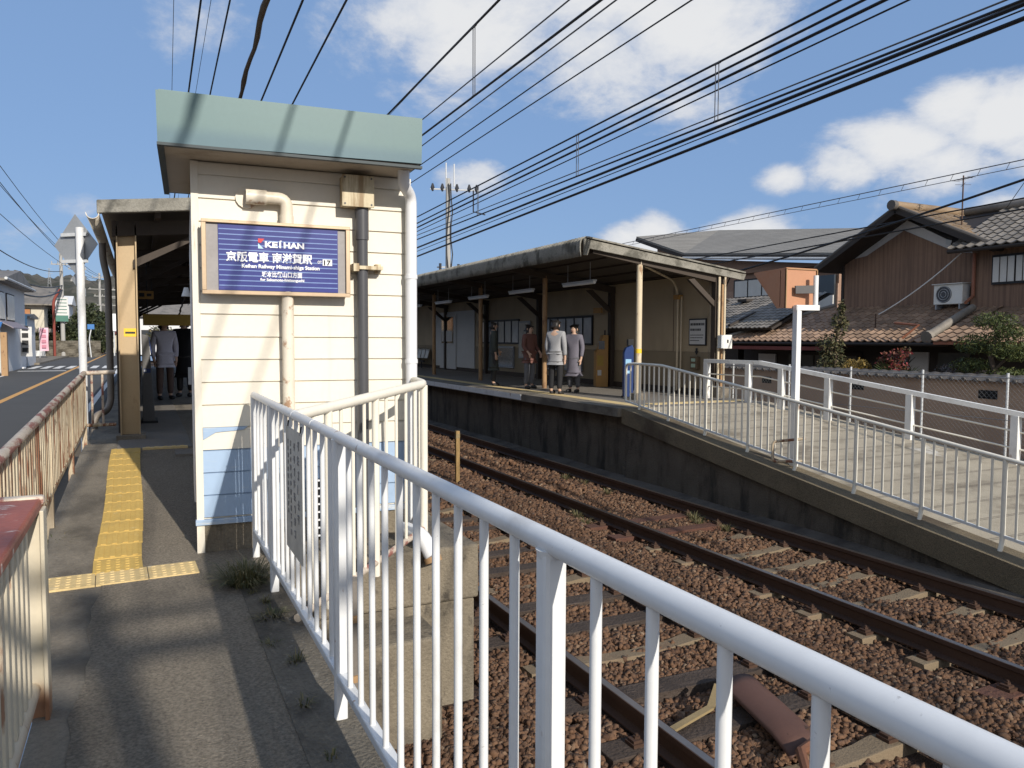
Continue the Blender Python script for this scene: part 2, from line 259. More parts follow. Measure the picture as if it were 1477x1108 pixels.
# ------------------------------------------------------------------ mesh helpers
class MB:
    def __init__(s): s.v = []; s.f = []
    def add(s, vs, fs):
        o = len(s.v); s.v += [tuple(v) for v in vs]; s.f += [tuple(i+o for i in f) for f in fs]; return s
    def box(s, x0, x1, y0, y1, z0, z1):
        return s.add([(x0,y0,z0),(x1,y0,z0),(x1,y1,z0),(x0,y1,z0),(x0,y0,z1),(x1,y0,z1),(x1,y1,z1),(x0,y1,z1)],
                     [(0,3,2,1),(4,5,6,7),(0,1,5,4),(1,2,6,5),(2,3,7,6),(3,0,4,7)])
    def bar(s, a, b, w, h, up=(0,0,1)):
        """rectangular bar from a to b; w sideways, h along up"""
        a = Vector(a); b = Vector(b); d = (b-a).normalized(); up = Vector(up)
        sd = d.cross(up)
        if sd.length < 1e-4: sd = d.cross(Vector((1,0,0)))
        sd.normalize(); u = sd.cross(d).normalized()
        vs = [p + sd*i*w/2 + u*j*h/2 for p in (a, b) for i, j in ((-1,-1),(1,-1),(1,1),(-1,1))]
        return s.add(vs, [(0,1,2,3)[::-1],(4,5,6,7),(0,1,5,4),(1,2,6,5),(2,3,7,6),(3,0,4,7)])
    def tube(s, pts, r, n=8, caps=True):
        pts = [Vector(p) for p in pts]; rs = r if isinstance(r, (list, tuple)) else [r]*len(pts)
        o = len(s.v); ref = None
        for i, p in enumerate(pts):
            t = (pts[min(i+1, len(pts)-1)] - pts[max(i-1, 0)]).normalized()
            if ref is None:
                ref = Vector((0,0,1)) if abs(t.z) < .9 else Vector((1,0,0))
            a = t.cross(ref).normalized(); ref = a.cross(t).normalized()
            for k in range(n):
                an = 2*math.pi*k/n; s.v.append(tuple(p + (a*math.cos(an) + ref*math.sin(an))*rs[i]))
        m = len(pts)
        for i in range(m-1):
            for k in range(n):
                k2 = (k+1) % n; s.f.append((o+i*n+k, o+i*n+k2, o+(i+1)*n+k2, o+(i+1)*n+k))
        if caps:
            s.f.append(tuple(o+k for k in range(n))[::-1]); s.f.append(tuple(o+(m-1)*n+k for k in range(n)))
        return s
    def prism(s, poly, d):
        """extrude a closed polygon (list of 3d points) by vector d"""
        n = len(poly); d = Vector(d); vs = [Vector(p) for p in poly]; vs += [v+d for v in vs]
        return s.add(vs, [tuple(range(n))[::-1], tuple(range(n, 2*n))] + [(i, (i+1) % n, n+(i+1) % n, n+i) for i in range(n)])
    def grid(s, fn, nu, nv):
        o = len(s.v)
        for j in range(nv+1):
            for i in range(nu+1): s.v.append(tuple(fn(i/nu, j/nv)))
        for j in range(nv):
            for i in range(nu):
                a = o+j*(nu+1)+i; s.f.append((a, a+1, a+nu+2, a+nu+1))
        return s
    def build(s, name, mat, parent=None, smooth_=False, bevel=0, label=None):
        me = bpy.data.meshes.new(name); me.from_pydata(s.v, [], s.f); me.materials.append(mat); me.update()
        if smooth_:
            for p in me.polygons: p.use_smooth = True
            me.set_sharp_from_angle(angle=R(40))
        o = bpy.data.objects.new(name, me); C.objects.link(o)
        if bevel:
            b = o.modifiers.new('bevel', 'BEVEL'); b.width = bevel; b.segments = 2; b.limit_method = 'ANGLE'; b.angle_limit = R(40)
        if parent is not None: attach(o, parent)
        if label: o['label'] = label
        return o
WC = set()                                   # names of roots whose parts are modelled in world coordinates
def attach(o, p):
    o.parent = p
    if p.name in WC: o.matrix_parent_inverse = p.matrix_basis.inverted()
def tag(o, label, cat, group=None, kind=None):
    if label: o['label'] = label
    if cat: o['category'] = cat
    if group: o['group'] = group
    if kind: o['kind'] = kind
    return o
def thing(name, label, cat, loc=(0,0,0), rz=0., group=None):
    o = bpy.data.objects.new(name, None); C.objects.link(o); o.empty_display_size = .1
    o.location = loc; o.rotation_euler = (0, 0, rz); return tag(o, label, cat, group)
def wthing(name, label, cat, loc=(0,0,0), group=None):
    o = thing(name, label, cat, loc, 0, group); WC.add(o.name); return o
def struct(o): o['kind'] = 'structure'; return o
def copy_tree(o, parent=None):
    c = o.copy(); C.objects.link(c); c.parent = parent
    for ch in [x for x in bpy.data.objects if x.parent == o]: copy_tree(ch, c)
    return c
def box(*a): return MB().box(*a)
def rod(a, b, r, n=8): return MB().tube([a, b], r, n)
def bend(pts, rad, k=5):
    """round the corners of a polyline"""
    pts = [Vector(p) for p in pts]; out = [pts[0]]
    for i in range(1, len(pts)-1):
        a, b, c = pts[i-1], pts[i], pts[i+1]; r = min(rad, (a-b).length*.49, (c-b).length*.49)
        p, q = b+(a-b).normalized()*r, b+(c-b).normalized()*r
        for j in range(k+1):
            t = j/k; out.append(p*(1-t)**2 + b*2*t*(1-t) + q*t*t)
    return out + [pts[-1]]
def text(body, size, origin, xdir, zdir, mat, parent, name, depth=.003, bold=0., align='CENTER', sx=1., shear=0., fit=None):
    cu = bpy.data.curves.new(name, 'FONT'); cu.body = body; cu.size = size; cu.align_x = align; cu.extrude = depth; cu.offset = bold; cu.shear = shear
    cu.resolution_u = 3
    t = bpy.data.objects.new(name, cu); C.objects.link(t)
    dg = bpy.context.evaluated_depsgraph_get(); me = bpy.data.meshes.new_from_object(t.evaluated_get(dg))
    bpy.data.objects.remove(t); bpy.data.curves.remove(cu)
    if fit:                                                     # scale to the given width, centred on the origin
        xs = [v.co.x for v in me.vertices]; a, b = min(xs), max(xs)
        for v in me.vertices: v.co.x = (v.co.x-(a+b)/2)*fit/(b-a)
    x = Vector(xdir).normalized(); z = Vector(zdir).normalized(); y = x.cross(z)*-1
    mt = Matrix((x*sx, z, -y)).transposed().to_4x4(); mt.translation = origin
    me.transform(mt); me.materials.clear(); me.materials.append(mat)
    o = bpy.data.objects.new(name, me); C.objects.link(o)
    if parent is not None: attach(o, parent)
    return o
def leaves(centres, n, size, mat, name, parent, flat=.5):
    """leaf quads scattered in ellipsoids: centres = [(c, (rx,ry,rz)), ...]"""
    vs = np.zeros((n*4, 3)); k = len(centres); wts = np.array([c[1][0]*c[1][1]*c[1][2] for c in centres])**(.6); wts /= wts.sum()
    ids = rng.choice(k, n, p=wts)
    cen = np.array([c[0] for c in centres], float)[ids]; rad = np.array([c[1] for c in centres], float)[ids]
    d = rng.normal(size=(n, 3)); d /= np.linalg.norm(d, axis=1)[:, None]
    p = cen + d*rad*(rng.random((n, 1))**.45)
    a = rng.normal(size=(n, 3)); a /= np.linalg.norm(a, axis=1)[:, None]
    b = np.cross(a, rng.normal(size=(n, 3))); b /= np.linalg.norm(b, axis=1)[:, None]
    sz = size*(.6+.8*rng.random((n, 1)))
    vs[0::4] = p-a*sz; vs[1::4] = p+b*sz*flat; vs[2::4] = p+a*sz; vs[3::4] = p-b*sz*flat
    me = bpy.data.meshes.new(name); me.from_pydata(vs.tolist(), [], [(4*i, 4*i+1, 4*i+2, 4*i+3) for i in range(n)]); me.materials.append(mat)
    o = bpy.data.objects.new(name, me); C.objects.link(o)
    if parent is not None: attach(o, parent)
    return o

# ================================================================== SETTING
def rz_(y):            # walkway height
    return 0.0 if y < 5.55 else min(.26, (y-5.55)*.26/3.9)
def pz(y):             # far platform / ramp height
    return .28 if y > 11.6 else max(-1.0, .28-(11.6-y)*.142)
# ground sheets: left terrain with the road, right terrain, track bed
struct(MB().add([(-3000,-400,-.27),(-.60,-400,-.27),(-.60,6000,-.27),(-3000,6000,-.27)], [(0,1,2,3)]).build('ground', m_ground))
struct(MB().add([(11.8,-400,-.86),(3000,-400,-.86),(3000,6000,-.86),(11.8,6000,-.86)], [(0,1,2,3)]).build('ground', m_ground))
def bedz(x, y): return -1.10 + .035*math.sin(x*1.9+.7)*math.sin(y*.6) - (.05 if x > 7.5 else 0)
struct(MB().grid(lambda u, v: (-.6+u*12.6, -60+v*160, -1.125), 2, 2).build('track_bed', m_bed))
far = MB().add([(-.6,100,-.6),(11.9,100,-.6),(11.9,6000,-.6),(-.6,6000,-.6)], [(0,1,2,3)]); struct(far.build('ground', m_grass))
# road
struct(MB().add([(-6.1,-60,-.25),(-.95,-60,-.25),(-1.0,150,-.25),(-6.1,150,-.25)], [(0,1,2,3)]).build('road', m_road))
struct(MB().add([(-30,44,-.252),(-6.1,47,-.252),(-6.1,58,-.252),(-30,56,-.252)], [(0,1,2,3)]).build('side_road', m_road))
def flat(name, mat, x0, x1, y0, y1, z, label=None, cat=None, group=None):
    o = MB().add([(x0,y0,z),(x1,y0,z),(x1,y1,z),(x0,y1,z)], [(0,1,2,3)]).build(name, mat); return o
struct(flat('road_centre_line', m_oline, -3.62, -3.44, -40, 150, -.246))
struct(flat('road_edge_line', m_line, -1.32, -1.17, -40, 150, -.246))
struct(flat('road_edge_line', m_line, -5.85, -5.72, -40, 43, -.246))
struct(flat('stop_line', m_line, -5.9, -3.7, 47.2, 47.9, -.246))
for i in range(8): struct(flat('crosswalk_stripe', m_line, -5.9+i*.62, -5.55+i*.62, 51, 55.5, -.246))
struct(MB().box(-7.6, -6.1, -40, 43.5, -.26, -.14).build('pavement', m_conc))
struct(MB().box(-9.0, -6.1, 59, 120, -.26, -.14).build('pavement', m_conc))
# walkway
def walk_strip(xl, xr, zoff, ys, name, mat):
    mb = MB()
    xl_ = xl if callable(xl) else (lambda y: xl); xr_ = xr if callable(xr) else (lambda y: xr)
    for a, b in zip(ys[:-1], ys[1:]):
        vs = [(xl_(a),a,rz_(a)+zoff),(xr_(a),a,rz_(a)+zoff),(xr_(b),b,rz_(b)+zoff),(xl_(b),b,rz_(b)+zoff)]
        lo = [(v[0], v[1], -1.2) for v in vs]
        mb.add(vs+lo, [(0,1,2,3),(3,7,4,0),(1,5,6,2)])
    return struct(mb.build(name, mat))
def wl(y): return float(np.interp(y, [-10, 3.6, 5.3, 6.7, 10, 40], [-.44, -.42, -.56, -.66, -.62, -.62]))
def wseam(y): return -.27+.018*math.sin(y*5.1)+.012*math.sin(y*13.7+1)
YS = sorted(set([-10, 5.55, 9.45, 14, 20, 38]+[round(-2+.17*i, 3) for i in range(66)]))
def asr(y): return (.57+.03*math.sin(y*3.3)+.02*math.sin(y*9.1)) if y < 5.2 else 1.0
walk_strip(wl, lambda y: wseam(y)+.05, -.004, YS, 'walkway_edge', m_conc)
walk_strip(wseam, asr, 0, YS, 'walkway', m_asph)
struct(MB().box(.50, .80, -10, 5.25, -1.2, .004).build('walkway_kerb', m_kerb))
struct(MB().box(.30, 2.35, 9.0, 38, -1.2, .255).build('platform', m_plat))
struct(MB().box(-.28, .5, 9.55, 38, .0, .266).build('platform_floor', m_plat))
# far platform with its ramp
def ramp_mb():
    mb = MB(); ys = [-4, 0, 2.62, 4.0, 11.6]
    for a, b in zip(ys[:-1], ys[1:]):
        xa, xb = 12.3-(a-5)*.16 if a < 11 else 11.25, 12.3-(b-5)*.16 if b < 11 else 11.25
        vs = [(8.16,a,pz(a)),(xa,a,pz(a)),(xb,b,pz(b)),(8.16,b,pz(b))]; lo = [(v[0],v[1],-1.2) for v in vs]
        mb.add(vs+lo, [(0,1,2,3),(1,5,6,2)])
    return mb
struct(ramp_mb().build('ramp', m_ramp))
mb = MB()
for a, b in ((-4, 2.62), (2.62, 4.0), (4.0, 11.6)):       # kerb strip with a thick lip over a recessed wall
    za, zb = pz(a)+.004, pz(b)+.004
    vs = []
    for y, z in ((a, za), (b, zb)):
        vs += [(7.72,y,z),(8.17,y,z),(8.17,y,z-.27),(7.72,y,z-.27)]
    mb.add(vs, [(0,1,2,3),(4,7,6,5),(0,4,5,1),(3,2,6,7),(0,3,7,4)])
struct(mb.build('ramp_kerb', m_aggr))
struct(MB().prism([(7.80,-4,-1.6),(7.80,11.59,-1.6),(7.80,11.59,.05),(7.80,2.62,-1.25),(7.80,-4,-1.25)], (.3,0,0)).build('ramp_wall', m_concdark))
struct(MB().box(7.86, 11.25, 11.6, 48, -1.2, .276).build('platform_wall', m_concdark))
struct(MB().box(8.1, 11.25, 11.6, 48, .2765, .282).build('platform', m_plat))
struct(MB().box(7.64, 8.15, 11.6, 48, .13, .284).build('platform_edge', m_conc))
struct(MB().box(7.625, 7.638, 15.5, 48, .15, .275).build('platform_edge_paint', m_whiteold))
struct(MB().box(8.15, 8.45, 11.75, 48, .26, .288).build('tactile_line', m_tact2))
struct(MB().box(8.7, 11.1, 12.0, 12.3, .26, .288).build('tactile_line', m_tact2))
# concrete apron at the foot of the far platform wall
struct(MB().grid(lambda u, v: (7.42+u*.44, 3+v*32, -1.04+.09*u+.012*math.sin(v*60)), 2, 60).build('drain_apron', m_drain))
# hills
def hill(u, v):
    x = -1900+u*2600; t = v
    y = 1300+t*900+.12*abs(x)
    h = 137+34*math.sin(u*9+.6)+16*math.sin(u*23+2)+8*math.sin(u*61)
    h *= float(np.interp(u, [0, .55, .66, .71, .76, .82, 1], [1.2, 1.05, 1.0, .92, .72, .5, .25]))
    h += 5*math.sin(u*170+t*9)+4*math.sin(u*290+t*31)+3*math.sin(u*613)
    return (x, y, -5+max(0, h)*math.sin(min(1, t*1.6)*math.pi/2))
struct(MB().grid(hill, 260, 26).build('hills', m_hill, smooth_=False))

# ================================================================== TRACKS
def rail(x, label, z=-.90):
    prof = [(-.0325,0),(.0325,0),(.0325,-.035),(.009,-.05),(.009,-.125),(.062,-.14),(.062,-.15),(-.062,-.15),(-.062,-.14),(-.009,-.125),(-.009,-.05),(-.0325,-.035)]
    o = MB().prism([(x+a, -8, z+b) for a, b in prof], (0, 78, 0)).build('rail', m_rail)
    tag(o, label, 'rail')
    h = MB().box(x-.026, x+.026, -8, 70, z-.001, z+.002).build('running_surface', m_railtop, o)
    return o
rail(2.88, 'left rail of the nearer track, seen between the white balusters'); rail(4.38, 'right rail of the nearer track, running behind the white handrail')
rail(5.80, 'near rail of the farther track, below the platform ramp'); rail(7.29, 'far rail of the farther track, closest to the platform wall')
def sleeper_mesh(kind):
    mb = MB()
    if kind == 'concrete':
        xs = [(-1.0,.085,.0),(-.55,.085,.0),(-.4,.075,-.02),(0,.07,-.035),(.4,.075,-.02),(.55,.085,.0),(1.0,.085,.0)]
        for (x0,w0,z0),(x1,w1,z1) in zip(xs[:-1], xs[1:]):
            vs = [(x0,-w0,z0),(x0,w0,z0),(x0,w0+.03,-.16),(x0,-w0-.03,-.16),(x1,-w1,z1),(x1,w1,z1),(x1,w1+.03,-.16),(x1,-w1-.03,-.16)]
            mb.add(vs, [(0,1,5,4),(1,2,6,5),(3,0,4,7)])
        mb.add([(-1.0,-.085,0),(-1.0,.085,0),(-1.0,.115,-.16),(-1.0,-.115,-.16)], [(0,3,2,1)]); mb.add([(1.0,-.085,0),(1.0,.085,0),(1.0,.115,-.16),(1.0,-.115,-.16)], [(0,1,2,3)])
    else: mb.box(-1.1, 1.1, -.105, .105, -.14, .0)
    return mb
def clip_mb(sx, g):
    mb = MB()
    if 1:
        x = g+sx*.105
        mb.box(x-.055, x+.055, -.05, .05, -.002, .022).box(x-.045, x+.02, -.035, .035, .022, .04)
        mb.tube([(x,0,.03),(x,0,.068)], .011, 6).tube([(x,0,.038),(x,0,.055)], .022, 6)
    return mb
protos = {}
for kind, mat, lab in (('concrete', m_sleepc, None), ('wood', m_sleepw, None), ('red', m_sleepr, None)):
    o = sleeper_mesh(kind).build('sleeper', mat, bevel=.006)
    for sx in (-1, 1):
        for g in (-.75, .75): clip_mb(sx, g).build('rail_clip', m_rail, o)
    protos[kind] = [o, False]
SL = []            # sleeper rectangles for the ballast
def sleeper(cx, y, kind, label, group, rz=0, dz=0):
    p = protos[kind]
    if not p[1]: o = p[0]; p[1] = True
    else: o = copy_tree(p[0])
    o.location = (cx, y, -1.052+dz); o.rotation_euler = (0, 0, rz)
    tag(o, label, 'sleeper', group); SL.append((cx, y, kind, dz))
for i in range(34):
    y = .22+i*.625+random.uniform(-.03, .03); k = 'concrete' if i % 3 == 2 else 'wood'
    if k == 'wood': sleeper(3.63, y, 'wood', 'dark wooden sleeper under the nearer track', 'dark wooden sleepers of the nearer track', random.uniform(-.02,.02), -.004)
    else: sleeper(3.63, y, 'concrete', 'pale concrete sleeper under the nearer track', 'concrete sleepers of the nearer track', random.uniform(-.012,.012))
for i in range(38):
    y = 2.2+i*.62+random.uniform(-.03, .03)
    if i in (2, 10, 11): sleeper(6.545, y, 'red', 'red-brown wooden sleeper under the farther track', 'red-brown sleepers of the farther track', random.uniform(-.02,.02))
    else: sleeper(6.545, y, 'concrete', 'pale concrete sleeper under the farther track', 'concrete sleepers of the farther track', random.uniform(-.012,.012), -.012 if y < 8.3 else -.05)
# ballast stones: each an irregular crushed block, all one mass
def ballast(n, x0, x1, y0, y1, smin, smax):
    p = np.stack([rng.uniform(x0, x1, n), rng.uniform(y0, y1, n), np.zeros(n)], 1)
    keep = np.ones(n, bool)
    for x in (2.88, 4.38, 5.80, 7.29): keep &= ~(np.abs(p[:,0]-x) < .075)
    for cx, y, k, dz in SL:
        hl = 1.02 if k == 'concrete' else 1.12
        cov = rng.random(n) < (.97 if dz > -.03 else .35)
        if k == 'concrete': cov &= ~((np.abs(p[:,0]-cx) < .40) & (rng.random(n) < .22))
        keep &= ~((np.abs(p[:,0]-cx) < hl) & (np.abs(p[:,1]-y) < .115) & cov)
    keep &= ~((p[:,0] > 7.38) & (rng.random(n) < .75))
    keep &= ~((p[:,0] < 2.25) & (p[:,1] > 5.0))
    p = p[keep]; n = len(p)
    x, y = p[:,0], p[:,1]
    hump = .03*np.sin(x*3.1+.4)*np.sin(y*1.7)+.02*np.sin(y*4.3+x)
    hump += np.where((x > 4.6) & (x < 5.5), .03, 0)+np.where(x < 2.6, .0, 0)
    p[:,2] = -1.112+hump*.8+rng.uniform(-.015, .022, n)
    cube = np.array([(-1,-1,-1),(1,-1,-1),(1,1,-1),(-1,1,-1),(-1,-1,1),(1,-1,1),(1,1,1),(-1,1,1)], float)*.5
    sz = rng.uniform(smin, smax, (n,1,1))*np.stack([rng.uniform(.8,1.3,n), rng.uniform(.7,1.1,n), rng.uniform(.55,.95,n)], 1)[:,None,:]
    v = (cube[None]+rng.uniform(-.20, .20, (n,8,3)))*sz
    q = rng.normal(size=(n,4)); q /= np.linalg.norm(q, axis=1)[:,None]; w,a,b,c = q.T
    Rm = np.stack([1-2*(b*b+c*c),2*(a*b-c*w),2*(a*c+b*w),2*(a*b+c*w),1-2*(a*a+c*c),2*(b*c-a*w),2*(a*c-b*w),2*(b*c+a*w),1-2*(a*a+b*b)],1).reshape(n,3,3)
    v = np.einsum('nij,nkj->nki', Rm, v)+p[:,None,:]
    f = np.array([(0,3,2,1),(4,5,6,7),(0,1,5,4),(1,2,6,5),(2,3,7,6),(3,0,4,7)])
    f = (f[None]+8*np.arange(n)[:,None,None]).reshape(-1)
    me = bpy.data.meshes.new('ballast'); me.vertices.add(8*n); me.vertices.foreach_set('co', v.reshape(-1))
    me.loops.add(24*n); me.loops.foreach_set('vertex_index', f.astype(np.int32))
    me.polygons.add(6*n); me.polygons.foreach_set('loop_start', np.arange(0, 24*n, 4, dtype=np.int32))
    me.update(calc_edges=True); me.validate(); me.materials.append(m_stone)
    return me
parts = [ballast(74000, .8, 7.75, .9, 5.6, .020, .046), ballast(48000, 2.2, 7.75, 5.6, 11, .024, .050), ballast(20000, 2.3, 7.75, 11, 22, .045, .08)]
me0 = parts[0]
import bmesh
bmj = bmesh.new()
for me in parts: bmj.from_mesh(me)
me = bpy.data.meshes.new('ballast'); bmj.to_mesh(me); bmj.free(); me.materials.append(m_stone)
for x in parts: bpy.data.meshes.remove(x)
bal = bpy.data.objects.new('ballast', me); C.objects.link(bal)
tag(bal, 'rust brown crushed stone ballast between and around the rails', 'ballast', kind='stuff')

# rusted rail oiler between the near rails
ob = wthing('rail_oiler', 'rusty curved metal trough lying between the rails of the nearer track', 'track device', (3.7, 3.8, -1.05))
mb = MB()
def trough(u, v):
    a = (u-.5)*2.0; return (3.82-v*.17+math.sin(a)*.17, 4.20-v*.82, -.915-.035*(1-math.cos(a))*3-.05*v-.04*max(0,v-.8)*5)
mb.grid(trough, 10, 8); sh = mb.build('trough', m_plate, ob, True); so_ = sh.modifiers.new('s', 'SOLIDIFY'); so_.thickness = .018
MB().box(3.73, 3.91, 4.02, 4.12, -1.08, -.93).build('support_block', m_rail, ob); MB().box(3.60, 3.78, 3.50, 3.58, -1.08, -.96).build('support_block', m_rail, ob)
MB().bar((3.02,3.95,-1.03),(3.45,4.05,-1.0), .05, .018).bar((3.45,4.05,-1.0),(3.62,4.18,-.93), .05, .018).build('yellow_bar', m_yelbar, ob)
MB().tube([(3.36,3.10,-.99),(3.50,3.30,-.95),(3.68,3.36,-.96)], .032, 8).tube([(3.40,3.14,-1.08),(3.36,3.10,-.99)], .03, 8).build('rust_arm', m_rustbar, ob)
# marker stake
st = thing('marker_stake', 'slim weathered wooden stake standing in the ballast between the tracks', 'stake', (5.08, 12.9, -1.12))
MB().box(-.035, .035, -.035, .035, 0, .98).build('shaft', m_stake, st, bevel=.005)
MB().box(-.037, .037, -.037, .037, .85, .93).build('paint_band', m_yelbar, st)

# ================================================================== BOOTH
BTH = -R(2.7)
bo = thing('ticket_booth', 'small cream and pale blue clapboard booth with a teal fascia roof', 'booth', (.33, 5.72, 0), BTH)
def siding(mb, a, b, z0, z1, out, pitch=.157, lap=.013, first=None):
    """lapped boards between plan points a,b; out = outward unit vector"""
    a = Vector((*a, 0)); b = Vector((*b, 0)); o = Vector((*out, 0)); z = z0; prof = []
    while z < z1-1e-4:
        t = min(z+pitch, z1); prof += [(lap, z), (lap, z+.012), (0.0, t-.006)] if False else [(lap, z), (lap*.55, t-.010), (lap*.15-.004, t-.009), (lap*.15-.004, t)]
        z = t
    pts = []
    for off, zz in prof: pts += [(a+o*off)+Vector((0,0,zz)), (b+o*off)+Vector((0,0,zz))]
    n = len(prof); mb.add(pts, [(2*i, 2*i+1, 2*i+3, 2*i+2) for i in range(n-1)])
    return mb
wall = siding(MB(), (.03, 0), (1.5, 0), .73, 2.70, (0, -1))
wall.build('front_siding', m_siding, bo)
siding(MB(), (.03, 0), (1.5, 0), .259, .73, (0, -1)).build('painted_siding', m_blue, bo)
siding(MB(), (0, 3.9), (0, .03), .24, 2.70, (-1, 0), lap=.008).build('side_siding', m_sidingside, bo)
siding(MB(), (1.5, 0), (1.5, 3.9), .24, 2.70, (1, 0)).build('side_siding', m_siding, bo)
MB().box(.004, 1.496, .004, 3.9, .1, 2.70).build('wall_core', m_siding, bo)
MB().box(-.014, .034, -.016, .03, .232, 2.70).build('corner_trim', m_siding, bo, bevel=.003)
MB().box(1.48, 1.517, -.016, .03, .232, 2.70).build('corner_trim', m_siding, bo, bevel=.003)
MB().box(-.022, 1.522, -.028, .02, .205, .245).build('sill_trim', m_blue, bo, bevel=.004)
MB().box(.012, 1.49, -.006, 3.9, -.9, .2).build('plinth', m_concblock, bo)
MB().box(-.014, .036, -.012, .03, -.02, .204).build('corner_foot', m_siding, bo)
# blue remnants on a cream board
MB().prism([(.036,-.0165,.885),(.33,-.0165,.885),(.30,-.0165,.862),(.12,-.0165,.85),(.036,-.0165,.80)], (0,.004,0)).build('paint_remnant', m_blue, bo)
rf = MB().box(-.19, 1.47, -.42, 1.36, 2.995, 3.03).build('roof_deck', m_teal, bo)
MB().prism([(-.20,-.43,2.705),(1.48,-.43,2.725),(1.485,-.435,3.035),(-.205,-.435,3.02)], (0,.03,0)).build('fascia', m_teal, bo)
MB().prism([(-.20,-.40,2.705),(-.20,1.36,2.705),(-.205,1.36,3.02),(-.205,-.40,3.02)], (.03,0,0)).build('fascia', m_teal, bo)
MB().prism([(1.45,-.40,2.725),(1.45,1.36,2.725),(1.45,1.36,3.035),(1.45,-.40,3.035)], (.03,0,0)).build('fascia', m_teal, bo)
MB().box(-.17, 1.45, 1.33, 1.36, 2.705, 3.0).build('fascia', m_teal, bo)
MB().box(-.204, 1.484, -.436, -.395, 2.690, 2.708).box(-.204, -.165, -.395, 1.36, 2.690, 2.708).build('drip_edge', m_drip, bo)
MB().box(-.17, 1.45, -.40, 1.33, 2.706, 2.722).build('soffit', m_soffit, bo)
# vent pipe, conduit and downpipe fixed to the front
MB().tube(bend([(.335,-.075,2.475),(.605,-.075,2.475),(.605,-.075,1.0),(.605,-.075,.16)], .06), .042, 14).tube([(.335,-.075,2.475),(.47,-.075,2.475)], .052, 14).tube([(.605,-.075,2.36),(.605,-.075,2.30)], .047, 14).build('vent_pipe', m_pipec, bo, True)
MB().tube([(.345,0,2.475),(.345,-.03,2.475)], .075, 16).build('pipe_flange', m_pipec, bo, True)
jb = MB().box(.985, 1.205, -.13, -.015, 2.45, 2.665).build('junction_box', m_boxw, bo, bevel=.008)
lid = MB().box(.98, 1.21, -.142, -.131, 2.445, 2.67).build('box_lid', m_boxw, jb, bevel=.004)
for x in (1.0, 1.19):
    for z in (2.465, 2.65): MB().tube([(x,-.146,z),(x,-.141,z)], .007, 8).build('screw', m_piped, lid)
MB().tube([(1.135,-.07,2.445),(1.135,-.07,.2),(1.135,-.07,-.6)], .041, 14).tube([(1.135,-.07,2.445),(1.135,-.07,2.22)], .048, 14).build('conduit', m_piped, bo, True)
MB().box(1.075, 1.275, -.125, -.02, 2.005, 2.03).box(1.06, 1.10, -.13, -.01, 1.99, 2.045).box(1.235, 1.275, -.06, -.01, 1.985, 2.05).build('pipe_bracket', m_boxw, bo)
MB().tube(bend([(1.40,-.25,2.72),(1.41,-.2,2.62),(1.50,-.075,2.56),(1.50,-.075,-.15)], .07), .043, 14).tube([(1.50,-.075,1.98),(1.50,-.075,1.95)], .048, 14).tube([(1.50,-.075,1.35),(1.50,-.075,1.32)], .048, 14).build('downpipe', m_pipew, bo, True)
# louvre low on the front
lv = MB().box(.735, .92, -.035, -.018, .05, .48).build('louvre', m_dark, bo)
mb = MB()
for i in range(8): mb.box(.735, .92, -.05, -.036, .06+i*.058, .072+i*.058)
mb.box(.728, .742, -.052, -.034, .04, .49).box(.913, .927, -.052, -.034, .04, .49)
mb.build('louvre_slats', m_pipew, lv)
# door on the platform side
dr = MB().box(-.022, -.010, .55, 1.35, .26, 2.2).build('door', m_sidingside, bo, bevel=.003)
MB().box(-.05, -.022, .62, .66, 1.15, 1.28).build('door_handle', m_grey, dr)
lp = MB().tube([(-.05,2.9,2.02),(-.05,2.9,1.93)], [.02,.045], 12).build('wall_lamp', m_greyl, bo)

# station sign on the booth
sg = thing('station_sign', 'blue station name sign in a bronze frame on the front of the booth', 'sign', (.33, 5.72, 0), BTH)
x0, x1, z0, z1 = .045, 1.035, 1.80, 2.30
MB().box(x0+.01, x1-.01, -.105, -.012, z0+.01, z1-.01).build('case', m_framei, sg)
f = MB().box(x0, x1, -.135, -.100, z1-.022, z1).box(x0, x1, -.135, -.100, z0, z0+.026).box(x0, x0+.03, -.134, -.100, z0+.026, z1-.022).box(x1-.03, x1, -.134, -.100, z0+.026, z1-.022)
f.build('frame', m_frame, sg, bevel=.003)
MB().box(x0+.03, x1-.03, -.112, -.106, z0+.026, z1-.022).build('inner_panel', m_framei, sg)
bx0, bx1, bz0, bz1 = x0+.105, x1-.085, z0+.03, z1-.026
pn = MB().box(bx0, bx1, -.117, -.1125, bz0, bz1).build('blue_panel', m_sign, sg)
mb = MB()
for i in range(12):
    z = bz0+.028+i*(bz1-bz0-.03)/12; mb.box(bx0+.004, bx1-.004, -.1185, -.1172, z, z+.0065)
mb.build('panel_lines', m_signl, pn)
cxs = (bx0+bx1)/2; X_, Z_ = (1,0,0), (0,0,1); yt = -.1205
H = bz1-bz0
def sx_(f): return bx0+(bx1-bx0)*f
def sz_(f): return bz1-H*f
wd = bx1-bx0
def ln(body, size, f0, f1, fb, bold, mat=None, y=None):
    text(body, size, ((sx_(f0)+sx_(f1))/2, y or yt, sz_(fb)), X_, Z_, mat or m_txtw, pn, 'lettering', .0015, bold, fit=wd*(f1-f0))
ln('KE', .054, .378, .484, .325, .0022); ln('Í', .054, .496, .520, .325, .002); ln('HAN', .054, .534, .707, .325, .0022)
ln('京阪電車', .072, .062, .408, .548, .0017); ln('南滋賀駅', .072, .438, .775, .548, .0017)
ln('OT', .028, .822, .858, .545, .0004)
MB().box(sx_(.866), sx_(.948), -.1215, -.1186, sz_(.575), sz_(.475)).build('number_plate', m_txtw, pn)
ln('17', .046, .876, .938, .562, .0016, m_ink, -.1235)
